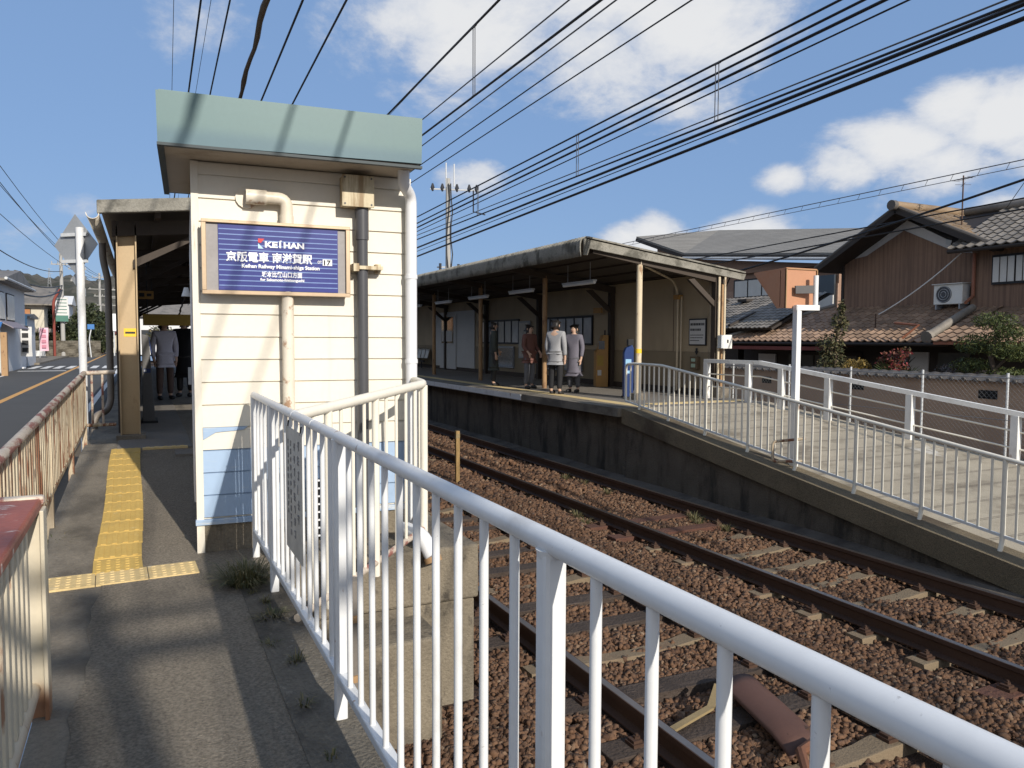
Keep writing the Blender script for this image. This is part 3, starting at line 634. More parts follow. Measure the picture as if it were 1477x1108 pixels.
ln('Keihan Railway Minami-shiga Station', .036, .187, .838, .650, .0010)
ln('坂本比叡山口方面', .042, .349, .687, .778, .0010)
ln('for Sakamoto-hieizanguchi', .026, .336, .705, .845, .0008)
lx, lz = sx_(.322), sz_(.345)
MB().prism([(lx,yt,lz+.066),(lx+.042,yt,lz+.066),(lx+.018,yt,lz+.036),(lx,yt,lz+.040)], (0,.002,0)).build('logo', m_red, pn)
MB().prism([(lx,yt,lz+.034),(lx,yt,lz-.002),(lx+.036,yt,lz-.002)], (0,.002,0)).build('logo', m_sky, pn)

# ================================================================== WALKWAY FURNITURE
# main white handrail along the walkway
hr = wthing('handrail', 'thick white tubular handrail with balusters along the asphalt walkway above the track', 'handrail', (.68, 2.9, 0))
hx, hz = .68, 1.128
mb = MB().tube([(hx,-1.6,hz),(hx,5.50,hz-.012)], .0225, 20).tube([(hx,3.93,hz-.008),(hx,3.95,hz-.008)], .0240, 20).tube([(hx,3.45,hz-.006),(hx,3.462,hz-.006)], .0234, 20)
for y in (-.5, 1.25, 2.98, 4.68): mb.tube([(hx,y,hz-.032),(hx,y,hz-.016)], [.026,.030], 14)
mb.build('top_rail', m_white, hr, True)
MB().bar((hx,-1.6,.175),(hx,5.52,.175), .042, .036).build('bottom_rail', m_white, hr, bevel=.006)
posts = [-.5, 1.25, 2.98, 4.68]
for y in posts:
    MB().box(hx-.024, hx+.024, y-.022, y+.022, -.06, hz-.014).build('post', m_white, hr, bevel=.010)
MB().tube([(hx,5.50,-.02),(hx,5.50,hz-.012)], .024, 12).build('post', m_white, hr, True)
for a, b in zip(posts, posts[1:]+[5.50]):
    n = max(2, round((b-a)/.157)); 
    for k in range(1, n):
        y = a+(b-a)*k/n
        MB().tube([(hx,y,.17),(hx,y,hz-.02)], .0106, 10).build('baluster', m_white, hr, True)
nb = wthing('notice_board', 'faded grey notice plate with worn black writing tied to the white handrail', 'notice board', (hx-.03, 4.0, .5))
MB().bar((hx-.026,3.62,.75),(hx-.026,4.05,.75), .004, .62, up=(0,0,1)).build('plate', m_yflow, nb)
mb = MB()
for yc, sz_, top, bot in ((3.70,.052,1.02,.60),(3.80,.045,1.00,.52),(3.90,.030,1.0,.55),(3.975,.026,1.0,.62)):
    z = top
    while z > bot:                                              # worn vertical columns of characters
        for k in range(3):
            if random.random() < .75: mb.box(hx-.0306, hx-.029, yc-sz_*.5+random.uniform(0,.2)*sz_, yc+sz_*random.uniform(.1,.5), z-sz_*(.2+.3*k)-.004, z-sz_*(.2+.3*k)+.004)
        yv = yc+sz_*random.uniform(-.4,.4); mb.box(hx-.0306, hx-.029, yv-.004, yv+.004, z-sz_*.9, z-sz_*.05)
        z -= sz_*1.35
mb.build('writing', m_fadeink, nb)
for y in (3.66, 4.0): MB().tube([(hx-.026,y,1.05),(hx-.02,y,1.09)], .004, 6).build('tie', m_black, nb)

# angled return railing to the booth corner
rt = wthing('return_railing', 'cream white railing set at an angle between the handrail and the booth corner', 'railing', (1.25, 4.7, 0))
A, B_, D_ = Vector((.70,4.05,0)), Vector((1.80,5.22,0)), Vector((1.86,5.80,0))
def at_(p, z): return (p.x, p.y, z)
MB().tube(bend([at_(A,1.105), at_(B_,1.185), at_(D_,1.20)], .07), .030, 14).build('top_rail', m_whitecream, rt, True)
MB().tube(bend([at_(A,.045), at_(B_,.145), at_(D_,.15)], .05), .022, 10).build('bottom_rail', m_rustrail, rt, True)
def bz_(t): return .02+.09*t
for t in (.20, .545, 1.0):
    p = A.lerp(B_, t); MB().tube([at_(p,.06*t-.02), at_(p,1.105+.08*t-.01)], .027 if t == 1 else .024, 12).build('post', m_whitecream, rt, True)
for t in (.10,.285,.37,.455,.635,.725,.815,.905):
    p = A.lerp(B_, t); MB().tube([at_(p,.05+.1*t), at_(p,1.10+.08*t)], .011, 8).build('baluster', m_whitecream, rt, True)
for t in (.25,.5,.75):
    p = B_.lerp(D_, t); MB().tube([at_(p,.15), at_(p,1.19)], .011, 8).build('baluster', m_whitecream, rt, True)

# rusty cream fence along the road side
fe = wthing('roadside_fence', 'long rust streaked cream fence with flat bars along the road side of the walkway', 'fence', (-.66, 7.5, 0))
def fx(y): return -.665+(y-4.3)*.007
def ftop(y): return .885+(y-4.4)*.0345
def fbot(y): return .225+(y-4.4)*.044
MB().tube([(fx(y), y, ftop(y)) for y in (4.0,5,6.2,8,10.3)], .030, 12).build('top_rail', m_rustrail, fe, True)
MB().bar((fx(4.0),4.0,fbot(4.0)),(fx(10.3),10.3,fbot(10.3)), .035, .035).build('bottom_rail', m_rustfence, fe)
y = 4.05; k = 0
while y < 10.28:
    MB().box(fx(y)-.012, fx(y)+.012, y-.028, y+.028, fbot(y), ftop(y)-.01).build('baluster', m_rustfence, fe); y += .105; k += 1
for y in (4.2, 6.7, 8.5, 10.25):
    MB().box(fx(y)-.03, fx(y)+.02, y-.03, y+.03, -.3, ftop(y)-.01).build('post', m_rustfence, fe)
MB().tube([(fx(10.3),10.3,ftop(10.3)),(-.30,10.32,ftop(10.3)+.01)], .026, 10).build('return_rail', m_rustrail, fe, True)
MB().tube([(fx(10.3),10.3,.475),(-.30,10.32,.475)], .02, 10).build('return_bottom_rail', m_rustfence, fe, True)
for x in (-.545, -.435): MB().tube([(x,10.31,.475),(x,10.31,ftop(10.3))], .013, 8).build('return_baluster', m_rustrail, fe, True)
# near fence end with its flat red cap
ge = wthing('walkway_barrier', 'cream barrier with a broad peeling red-brown cap in the near left corner', 'barrier', (-.45, 2.5, 0))
MB().box(-.585, -.375, -1.5, 3.56, .815, .862).build('cap', m_rustcap, ge, bevel=.012)
MB().box(-.64, -.365, 3.545, 3.60, .835, .872).build('cap_edge', m_rustrail, ge, bevel=.012)
MB().box(-.445, -.372, 3.50, 3.56, -.02, .82).box(-.375, -.360, 3.46, 3.565, -.02, .83).build('post', m_creamfence, ge, bevel=.004)
MB().tube([(-.42,-1.5,.11),(-.42,3.52,.11)], .03, 12).build('bottom_rail', m_creamfence, ge, True)
for i in range(30):
    y = 3.38-i*.115
    if y < .4: break
    MB().box(-.432, -.408, y-.026, y+.026, .10, .82).build('baluster', m_creamfence, ge, bevel=.004)
for y in (1.6, -.2): MB().box(-.45, -.39, y-.03, y+.03, -.1, .82).build('post', m_creamfence, ge)

# tactile paving tiles
def tile_mesh(kind):
    mb = MB(); mb.box(-.145, .145, -.1395, .1395, -.02, .012)
    if kind == 'bar':
        for i in range(4):
            x = -.105+i*.07; mb.box(x-.017, x+.017, -.128, .128, .011, .017)
    else:
        for i in range(5):
            for j in range(5):
                x, y = -.112+i*.056, -.112+j*.056
                mb.tube([(x,y,.011),(x,y,.0165)], [.017,.012], 8)
    return mb
tb = tile_mesh('bar').build('tactile_tile', m_tact, bevel=.002); td = tile_mesh('dot').build('tactile_tile', m_tact2); tdb = tile_mesh('dot').build('tactile_tile', m_tact)
slope = math.atan2(.26, 3.9)
first = True
for i in range(13):
    y = 5.93+i*.291; o = tb if first else tb.copy()
    if not first: C.objects.link(o)
    first = False
    o.location = (-.178+.012*math.sin(i*.45), y, rz_(y)-.004); o.rotation_euler = (slope, 0, random.uniform(-.004, .004))
    tag(o, 'yellow ribbed tactile tile in the strip running up the walkway', 'tactile tile', 'ribbed yellow tactile tiles')
tdb.location = (-.175, 5.635, rz_(5.635)-.003); tdb.rotation_euler = (slope*.5, 0, .03); tag(tdb, 'bright yellow dotted tile closing the near end of the ribbed strip', 'tactile tile')
for i, (x, y, lb) in enumerate(((-.44,5.37,'palest dotted tactile tile of the cross row, nearest the rusty fence'), (-.145,5.38,'worn ochre dotted tile of the cross row, directly before the ribbed strip'), (.15,5.395,'worn ochre dotted tile of the cross row, nearest the booth corner'))):
    o = td if i == 0 else td.copy()
    if i: C.objects.link(o)
    o.location = (x, y, -.004); o.rotation_euler = (0, 0, .035); tag(o, lb, 'tactile tile', 'dotted tactile tiles of the cross row')
o = td.copy(); C.objects.link(o); o.scale = (1.6, .35, 1); o.location = (.21, 9.5, .268); o.rotation_euler = (0,0,0); tag(o, 'narrow yellow tactile strip at the shaded platform entrance', 'tactile strip')
# concrete end block of the near platform, below the return railing
eb = wthing('retaining_block', 'stained stepped concrete block supporting the corner below the return railing', 'concrete block', (1.6, 5.4, -1.1))
MB().box(.81, 2.16, 5.06, 9.0, -.36, .03).build('upper_course', m_concblock, eb, bevel=.02)
MB().box(.81, 2.14, 5.09, 9.0, -1.2, -.365).build('lower_course', m_concblock, eb, bevel=.02)
MB().box(.95, 1.72, 4.62, 5.08, -1.2, -.42).build('footing', m_concblock, eb, bevel=.02)
dp = wthing('drain_pipe', 'grey brown standing drain pipe with collars beside the concrete block', 'drain pipe', (1.06, 4.3, -1.1))
MB().tube([(1.06,4.35,-1.15),(1.06,4.35,.12)], .05, 14).build('pipe', M('dull_grey_pipe', (.17,.15,.13), .6, .2, 4, .1), dp, True)
for z in (-.85, -.45, -.1): MB().tube([(1.06,4.35,z-.02),(1.06,4.35,z+.02)], .062, 14).build('collar', m_postr, dp, True)
el = wthing('pipe_elbow', 'short white pipe elbow with a rusty lip poking over the concrete block', 'pipe elbow', (1.78, 5.0, .05))
MB().tube(bend([(1.70,5.35,.12),(1.74,5.08,.13),(1.78,4.98,.0)], .12), .055, 14).build('elbow', m_pipew, el, True)
MB().tube([(1.778,4.985,.0),(1.785,4.972,-.035)], .06, 14).build('lip', m_postr, el, True)
# grass tuft and weeds
def tuft(name, c, n, h, rad, mat, label):
    mb = MB()
    for i in range(n):
        a = random.uniform(0, 6.28); r = random.uniform(0, rad*.4); lean = random.uniform(.15, 1.0)*rad; hh = h*random.uniform(.4, 1)
        p0 = Vector((c[0]+math.cos(a)*r, c[1]+math.sin(a)*r, c[2]-.01)); p2 = p0+Vector((math.cos(a)*lean, math.sin(a)*lean, hh*random.uniform(.35,1))); p1 = p0.lerp(p2, .5)+Vector((0,0,hh*.35))
        s = Vector((-math.sin(a), math.cos(a), 0))*random.uniform(.002, .004)
        mb.add([p0-s, p0+s, p1+s*.8, p1-s*.8, p2], [(0,1,2,3),(3,2,4)])
    return tag(mb.build(name, mat), label, 'grass')
tuft('grass_tuft', (.54, 4.90, .0), 560, .17, .25, m_dryg, 'tuft of dry green grass growing in the asphalt by the booth plinth')
tuft('grass_tuft', (.60, 4.25, .0), 90, .07, .14, m_dryg, 'thin trailing weed in the seam beside the white handrail')
for i in range(11):
    y = [1.9,2.35,2.7,3.15,3.6,3.85,4.5,4.7,5.05,5.15,5.3][i]; tuft('seam_weed', (asr(y)+random.uniform(-.03,.05) if y < 5 else random.uniform(.40,.66), y, .0), random.randint(14, 46), random.uniform(.03,.07), random.uniform(.04,.10), m_dryg, 'tiny weed rooted in the crack between the asphalt and the kerb')['group'] = 'tiny weeds in the kerb crack'
tuft('grass_tuft', (-.60, 6.4, .0), 120, .1, .2, m_dryg, 'scrap of weeds under the roadside fence')
for i in range(14):
    y = random.uniform(5.6, 14); x = random.choice((5.95, 7.1, 7.45, 5.6))
    tuft('dry_weed', (x+random.uniform(-.1,.1), y, -1.08), 70, .14, .16, m_dryg, 'small dry weed growing in the ballast beside a rail of the farther track')['group'] = 'dry weeds along the farther track'

# ================================================================== NEAR SHELTER (left)
sh = wthing('platform_shelter', 'tan steel post shelter with a mossy concrete roof edge behind the booth', 'shelter', (-.15, 10.6, .26))
rfz = lambda x: 2.90+(x+.44)*.105
MB().prism([(-.43,9.92,rfz(-.43)),(2.6,9.92,rfz(2.6)),(2.6,9.92,rfz(2.6)+.15),(-.43,9.92,rfz(-.43)+.15)], (0,.10,0)).build('roof_edge', m_slate, sh, bevel=.012)
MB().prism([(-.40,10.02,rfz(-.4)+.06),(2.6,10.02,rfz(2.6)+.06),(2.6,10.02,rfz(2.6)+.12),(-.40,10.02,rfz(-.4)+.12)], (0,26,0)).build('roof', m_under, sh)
mb = MB()
for i in range(8):
    y = 10.5+i*3.4; mb.prism([(-.30,y,2.72),(2.5,y,2.98),(2.5,y,3.12),(-.30,y,2.9)], (0,.1,0)); mb.prism([(-.08,y+.03,2.35),(.75,y+.03,2.80),(.75,y+.03,2.86),(-.08,y+.03,2.45)], (0,.05,0))
for x in (.2,.9,1.6,2.3): mb.box(x-.03, x+.03, 10.1, 36, rfz(x)-.05, rfz(x)+.055)
mb.build('roof_beams', m_beam, sh)
for i in range(7):
    y = 10.6+i*3.4
    if i == 0:
        p = MB().box(-.26, -.245, y-.1, y+.1, .30, 2.84).box(-.055, -.04, y-.1, y+.1, .30, 2.86).box(-.246, -.054, y-.02, y+.0, .30, 2.84).build('post', m_tan, sh)
        MB().box(-.20, -.06, y-.024, y-.021, 1.52, 1.62).build('sticker', m_yel, p); MB().box(-.185, -.075, y-.0255, y-.0245, 1.555, 1.58).build('sticker_writing', m_ink, p)
    else: MB().box(-.24, -.06, y-.08, y+.08, .26, 2.86).build('post', m_beam, sh)
MB().box(-.31, .02, 10.46, 10.76, .20, .32).build('post_base', m_conc, sh, bevel=.01)
MB().box(-.30, -.22, 11.2, 36, .26, 2.75).build('back_wall', m_beam, sh)
def gut(u, v):
    a = math.pi*(1+u); return (-.475+.062*math.cos(a), 9.90+v*26, 2.90-.14*v+.062*math.sin(a))
gg = MB().grid(gut, 10, 2).build('gutter', m_pipec, sh, True); q_ = gg.modifiers.new('s', 'SOLIDIFY'); q_.thickness = .006
MB().tube(bend([(-.475,12.3,2.83),(-.475,12.3,2.62),(-.415,12.3,2.3),(-.415,12.3,.62),(-.46,12.2,.48),(-.60,12.0,.44),(-.64,12.0,.1)], .09), .045, 12).build('downpipe', M('grey_brown_pipe', (.20,.17,.14), .5, .12, 3), sh, True)
gm = thing('ticket_reader', 'dark slanted ticket reader stand with a small blue label in the shelter', 'ticket reader', (.065, 12.4, .26))
MB().prism([(-.08,0,0),(.09,0,0),(.02,0,1.28),(-.07,0,1.30)], (0,.5,0)).build('body', M('dark_machine_grey', (.12,.115,.11), .5, .08), gm, bevel=.008)
MB().prism([(.06,.02,.95),(.075,.02,.9),(.028,.02,1.26),(.01,.02,1.27)], (0,.46,0)).build('side_panel', m_blueread, gm)
MB().box(-.055, .035, -.004, -.001, .74, .80).build('label', m_blueread, gm); MB().box(-.05, -.02, -.007, -.0045, .755, .785).build('label_mark', m_txtw, gm)
MB().box(-.10, .12, -.03, .53, -.01, .04).build('base', m_black, gm)
hs_ = thing('hanging_sign', 'small orange sign box hanging under the shelter roof', 'hanging sign', (.075, 16, 2.23))
MB().box(-.135, .135, -.04, .04, 0, .15).build('box', m_orng, hs_, bevel=.006)
MB().box(-.11, -.02, -.044, -.041, .04, .11).box(.02, .10, -.044, -.041, .05, .10).build('writing', m_ink, hs_)
for x in (-.1, .1): MB().tube([(x,0,.15),(x,0,.75)], .008, 6).build('hanger', m_black, hs_)
hb = thing('yellow_sign_board', 'long dull yellow sign board hanging across the shelter passage', 'hanging sign', (.40, 16.6, 1.75))
MB().box(-.38, .9, -.04, .04, 0, .22).build('board', m_yeld, hb, bevel=.006)
for x in (-.3, .8): MB().tube([(x,0,.22),(x,0,1.2)], .01, 6).build('hanger', m_black, hb)
# warning sign seen from behind
ws = thing('warning_sign', 'grey back of a diamond warning sign on a white pole beyond the fence corner', 'road sign', (-.655, 10.75, -.27))
MB().tube([(0,0,0),(0,0,3.10)], .045, 14).build('pole', M('white_sign_pole', (.66,.66,.66), .45, .05), ws, True)
ca, sa = math.cos(R(42)), math.sin(R(42))
def dg_(u, z, off=0): return (-.05+u*ca+off*sa, .09+u*sa*-1+off*ca, z)
pl = [dg_(0,3.27), dg_(.33,2.90), dg_(0,2.53), dg_(-.33,2.90)]
MB().prism(pl, (.006*sa, .006*ca, 0)).build('plate', m_grey, ws)
for z in (3.02, 2.70): MB().bar(dg_(-.19,z,-.02), dg_(.19,z,-.02), .03, .04).build('bracket', m_greyl, ws)
pl2 = [dg_(.0,2.62,.05), dg_(.1,2.50,.05), dg_(-.02,2.36,.05), dg_(-.14,2.50,.05)]
MB().prism(pl2, (.006*sa, .006*ca, 0)).build('lower_plate', m_grey, ws)

# ================================================================== FAR PLATFORM SHELTER
fs = wthing('station_shelter', 'long open station shelter with a corrugated mossy roof on the far platform', 'shelter', (10, 20, .28))
Y0, Y1, XW = 13.0, 46.0, 11.2
nw = int((Y1-Y0)/.13)
def roof_pt(u, v):
    y = Y0+.02+u*(Y1-Y0-.05); w = .022*math.cos(u*nw*2*math.pi)
    if v < .0834*1.5: 
        t = v/(.0834); 
    k = v*9
    pr = [(7.72,3.12),(7.70,3.24),(7.70,3.36),(7.72,3.43),(7.80,3.475),(8.2,3.43),(9.2,3.29),(10.2,3.155),(11.2,3.02),(11.78,2.945)]
    i = min(8, int(k)); f_ = k-i; x = pr[i][0]*(1-f_)+pr[i+1][0]*f_; z = pr[i][1]*(1-f_)+pr[i+1][1]*f_
    return (x-(w if k < 3.5 else 0), y, z+(w if k >= 3 else 0))
o = MB().grid(roof_pt, nw*6, 9).build('roof', m_slate, fs, True)
md = o.modifiers.new('s', 'SOLIDIFY'); md.thickness = .018; md.offset = -1
MB().prism([(7.74,Y0-.02,3.46),(7.74,Y0-.02,3.14),(7.82,Y0-.02,3.14),(7.86,Y0-.02,3.27),(11.74,Y0-.02,2.80),(11.80,Y0-.02,2.93)], (0,.06,0)).build('gable_edge', m_slate, fs, bevel=.008)
MB().bar((7.8,Y0+.05,3.485),(11.75,Y0+.05,2.965), .22, .03).build('verge_cap', m_slate, fs)
mb = MB()
PY = [13.14+4.09*i for i in range(8)]
for y in PY:
    mb.prism([(8.0,y-.06,3.20),(11.35,y-.06,2.70),(11.35,y-.06,2.86),(8.0,y-.06,3.34)], (0,.12,0))
    mb.prism([(10.5,y-.04,2.80),(11.05,y-.04,2.35),(11.05,y-.04,2.22),(10.35,y-.04,2.78)], (0,.08,0))
for x, z in ((8.3,3.34),(8.95,3.25),(9.6,3.16),(10.3,3.06),(11.0,2.97)): mb.box(x-.03, x+.03, Y0+.05, Y1, z-.02, z+.05)
mb.build('roof_frame', m_beam, fs)
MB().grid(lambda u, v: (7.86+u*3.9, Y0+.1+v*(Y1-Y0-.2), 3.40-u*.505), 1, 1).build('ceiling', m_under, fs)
for i, y in enumerate(PY):
    p = MB().tube([(9.14,y,.28),(9.14,y,3.1)], .062, 14).build('post', m_post if i == 0 else m_postr, fs, True)
    if i == 0:
        MB().tube([(9.14,y,1.235),(9.14,y,1.325)], .064, 14).build('sticker', m_yel, p, True)
        MB().box(9.14-.12, 9.14+.12, y-.12, y+.12, .27, .42).build('post_base', m_conc, p, bevel=.01)
for i, y in enumerate(PY): MB().box(11.05, 11.17, y-.07, y+.07, .28, 2.8).build('rear_post', m_beam, fs)
# back wall in two tones with windows
MB().box(XW, XW+.08, 13.45, 46, 1.245, 2.95).build('upper_wall', m_wallc, fs)
MB().box(XW-.012, XW+.08, 13.45, 46, .28, 1.243).build('lower_wall', m_wallb, fs)
MB().box(XW-.03, XW-.012, 13.45, 46, .28, .42).build('skirting', m_beam, fs)
mb = MB()
for y in (14.7, 16.0): mb.box(XW-.006, XW, y-.006, y+.006, 1.25, 2.75)
mb.build('wall_joints', m_beam, fs)
for (ya, yb) in ((18.3, 21.2), (22.9, 26.2)):
    w = MB().box(XW-.05, XW-.004, ya-.05, yb+.05, 2.12, 2.18).box(XW-.05, XW-.004, ya-.05, yb+.05, 1.36, 1.41).box(XW-.05, XW-.004, ya-.05, ya, 1.41, 2.12).box(XW-.05, XW-.004, yb, yb+.05, 1.41, 2.12)
    n = 6
    for k in range(1, n): w.box(XW-.045, XW-.004, ya+(yb-ya)*k/n-.015, ya+(yb-ya)*k/n+.015, 1.41, 2.12)
    w = w.build('window', m_black, fs); MB().box(XW-.02, XW-.003, ya, yb, 1.41, 2.12).build('pane', m_glassl, w)
MB().box(XW-.05, XW-.013, 26.6, 30.9, .42, 2.6).build('white_partition', m_wallw, fs)
d = MB().box(XW-.09, XW-.051, 28.4, 30.2, .33, 2.5).build('door', m_wallw, fs); MB().box(XW-.10, XW-.091, 28.65, 29.95, 1.35, 2.4).build('door_glass', m_glass, d); MB().box(XW-.102, XW-.092, 28.75, 29.9, 1.42, 1.85).build('door_notice', m_noti, d)
# end posts with pipes
ep = MB().box(11.16, 11.30, 13.10, 13.28, .28, 2.9).build('end_post', m_postr, fs)
MB().tube([(11.10,13.02,.3),(11.10,13.02,2.85)], .028, 10).tube([(11.24,13.0,.3),(11.24,13.0,2.85)], .024, 10).build('conduit', m_post, ep, True)
MB().box(11.0, 11.4, 12.92, 13.32, .27, .50).build('end_post_base', m_conc, fs, bevel=.01)
MB().tube(bend([(9.3,13.2,3.02),(10.9,14.35,2.86),(11.12,14.45,2.6),(11.12,14.45,.35)], .2), .024, 10).tube([(11.13,14.33,.35),(11.13,14.33,2.5)], .018, 8).build('wall_conduit', m_post, fs, True)
MB().box(11.06, 11.19, 14.36, 14.54, 2.44, 2.54).build('conduit_box', m_orread, fs)
# fixed things on the shelter
def onwall(name, label, cat, y0, y1, z0, z1, mat, x=XW-.02, t=.03): 
    r = wthing(name, label, cat, (x, (y0+y1)/2, z0)); return r
nbd = onwall('notice_board', 'white notice with a black border and printed lines on the shelter end wall', 'notice board', 13.52, 14.08, 1.40, 1.97, None)
MB().box(11.165, 11.187, 13.50, 14.09, 1.385, 1.985).build('frame', m_black, nbd); MB().box(11.158, 11.164, 13.53, 14.06, 1.415, 1.955).build('paper', m_noti, nbd)
mb = MB()
for zz, hh, y0, y1 in ((1.86,.055,13.58,14.03),(1.74,.05,13.66,14.03),(1.62,.018,13.58,14.03),(1.56,.018,13.6,14.03),(1.50,.018,13.72,14.03)):
    y = y1
    while y > y0:
        w = hh*random.uniform(.5, .95); mb.box(11.1565, 11.1578, y-w, y, zz-hh/2, zz+hh/2); y -= w+hh*.25
mb.build('writing', m_ink, nbd)
ar = tag(MB().prism([(11.175,13.86,1.33),(11.175,13.80,1.33),(11.175,13.80,1.26),(11.175,13.765,1.26),(11.175,13.83,1.18),(11.175,13.895,1.26),(11.175,13.86,1.26)], (.006,0,0)).build('arrow_sign', m_ink), 'small black down arrow below the framed notice on the shelter wall', 'arrow')
bxx = wthing('collection_box', 'brown wall box with two pale labels under the down arrow', 'wall box', (11.12, 13.82, .86))
MB().box(11.09, 11.186, 13.70, 13.95, .86, 1.14).build('case', m_brownplate, bxx, bevel=.006); MB().box(11.085, 11.0895, 13.76, 13.90, 1.03, 1.10).box(11.085, 11.0895, 13.76, 13.90, .90, .98).build('label_plate', m_green, bxx)
wb = wthing('switch_box', 'white electrical box strapped to the outer post of the shelter', 'electrical box', (11.2, 13.0, 1.33))
MB().box(11.10, 11.34, 12.86, 12.98, 1.33, 1.62).build('case', m_acw, wb, bevel=.006); MB().box(11.05, 11.098, 12.86, 12.98, 1.34, 1.61).build('side_plate', m_greyl, wb)
MB().box(11.2, 11.24, 12.855, 12.859, 1.45, 1.52).build('label_plate', m_ink, wb)
for i, (ya, yb) in enumerate(((14.63,16.03),(17.6,19.0),(20.45,21.9),(23.4,24.85),(26.4,27.8),(29.4,30.8))):
    if i == 0:
        l0 = thing('strip_light', '', 'strip light', (9.0, 15.33, 2.76)); MB().box(-.05, .05, -.70, .70, .03, .07).build('housing', m_greyl, l0); MB().tube([(0,-.69,.01),(0,.69,.01)], .035, 10).build('tube', m_tube, l0, True)
        for y in (-.5, .5): MB().tube([(0,y,.07),(0,y,.47)], .008, 6).build('hanger', m_grey, l0)
        o = l0
    else: o = copy_tree(l0)
    o.location = (9.0, (ya+yb)/2, 2.76-.02*i); tag(o, 'white strip light hanging under the far shelter roof, '+('nearest','second','third','fourth','fifth','farthest')[i]+' of the row', 'strip light', 'strip lights under the far shelter')
rd = thing('card_reader', 'slim blue card reader stand behind the cream shelter post', 'card reader', (9.30, 13.75, .28), R(-25))
MB().prism([(-.10,-.12,0),(.10,-.12,0),(.10,-.12,1.05),(.07,-.12,1.12),(-.06,-.12,1.06),(-.10,-.12,.95)], (0,.24,0)).build('body', m_blueread, rd, bevel=.01)
MB().box(-.02, .10, -.10, .10, 1.10, 1.24).build('head', m_black, rd, bevel=.01); MB().box(-.07, .05, -.127, -.121, .70, .82).box(-.07, .03, -.127, -.121, .52, .58).build('label_plate', m_teall, rd); MB().box(-.12, .12, -.14, .14, -.0, .03).build('base', m_black, rd)
rd2 = thing('ticket_machine', 'ochre ticket machine with grey screen against the far shelter wall', 'ticket machine', (10.85, 17.3, .28), R(-20))
MB().prism([(-.16,-.16,0),(.16,-.16,0),(.16,-.16,1.35),(.02,-.16,1.35),(-.08,-.16,1.0),(-.16,-.16,.92)], (0,.32,0)).build('body', m_orread, rd2, bevel=.01)
MB().box(-.13, .03, -.168, -.161, .55, .82).build('panel', m_yeld, rd2); MB().box(-.12, -.02, -.168, -.161, .30, .44).build('label_plate', m_noti, rd2); MB().box(-.10, .06, -.168, -.161, .98, 1.2).build('screen', m_glass, rd2)
MB().tube([(.1,0,1.35),(.1,0,1.48)], .02, 8).build('stub', m_black, rd2)
osg = tag(MB().box(11.0, 11.04, 17.55, 17.95, 2.22, 2.36).build('orange_plate', m_orread), 'small ochre plate high on the shelter rear post above the ticket machine', 'plate')
# seats and boards further along
for gi, (ys_, lab) in enumerate((((31.2,5,),'row of pale plastic seats by the white door on the far platform'), ((33.9,4),'pale plastic seat row farthest along the far platform'))):
    y0, n = ys_
    b = wthing('seat_row', lab, 'bench', (10.8, y0, .28)); MB().box(10.72, 10.80, y0, y0+n*.5, .55, .60).build('beam', m_black, b)
    for k in range(n):
        y = y0+.25+k*.5
        def seat(u, v, y=y):
            t = v; x = 10.55+.40*min(1, t*1.7) if t < .6 else 10.955+.10*(t-.6)/.4; z = .70-.03*math.sin(t*2) if t < .58 else .68+.40*(t-.58)/.42
            return (x, y-.21+.42*u, z+.02*abs(2*u-1)**2)
        s_ = MB().grid(seat, 6, 12).build('seat', m_seat, b, True); q = s_.modifiers.new('s', 'SOLIDIFY'); q.thickness = .015
    for y in (y0+.3, y0+n*.5-.3): MB().box(10.74, 10.78, y-.02, y+.02, .28, .56).build('leg', m_black, b)
for i, (ya, yb, za, zb, mt, lab) in enumerate(((18.75,19.75,.62,1.30,m_yflow,'grey poster board below the shelter window, nearest the ticket machine'), (20.05,21.0,.60,1.30,m_glass,'dark glazed poster case below the middle of the shelter window'), (22.0,22.8,.9,2.1,m_yflow,'tall grey poster board between the two shelter windows'), (23.2,24.4,.55,1.28,m_glass,'dark glazed poster case under the farther shelter window'))):
    b = wthing('poster_board', lab, 'poster board', (11.15, (ya+yb)/2, za)); MB().box(11.13, 11.182, ya, yb, za, zb).build('frame', m_grey, b, bevel=.005); MB().box(11.124, 11.1295, ya+.05, yb-.05, za+.05, zb-.05).build('sheet', mt, b)

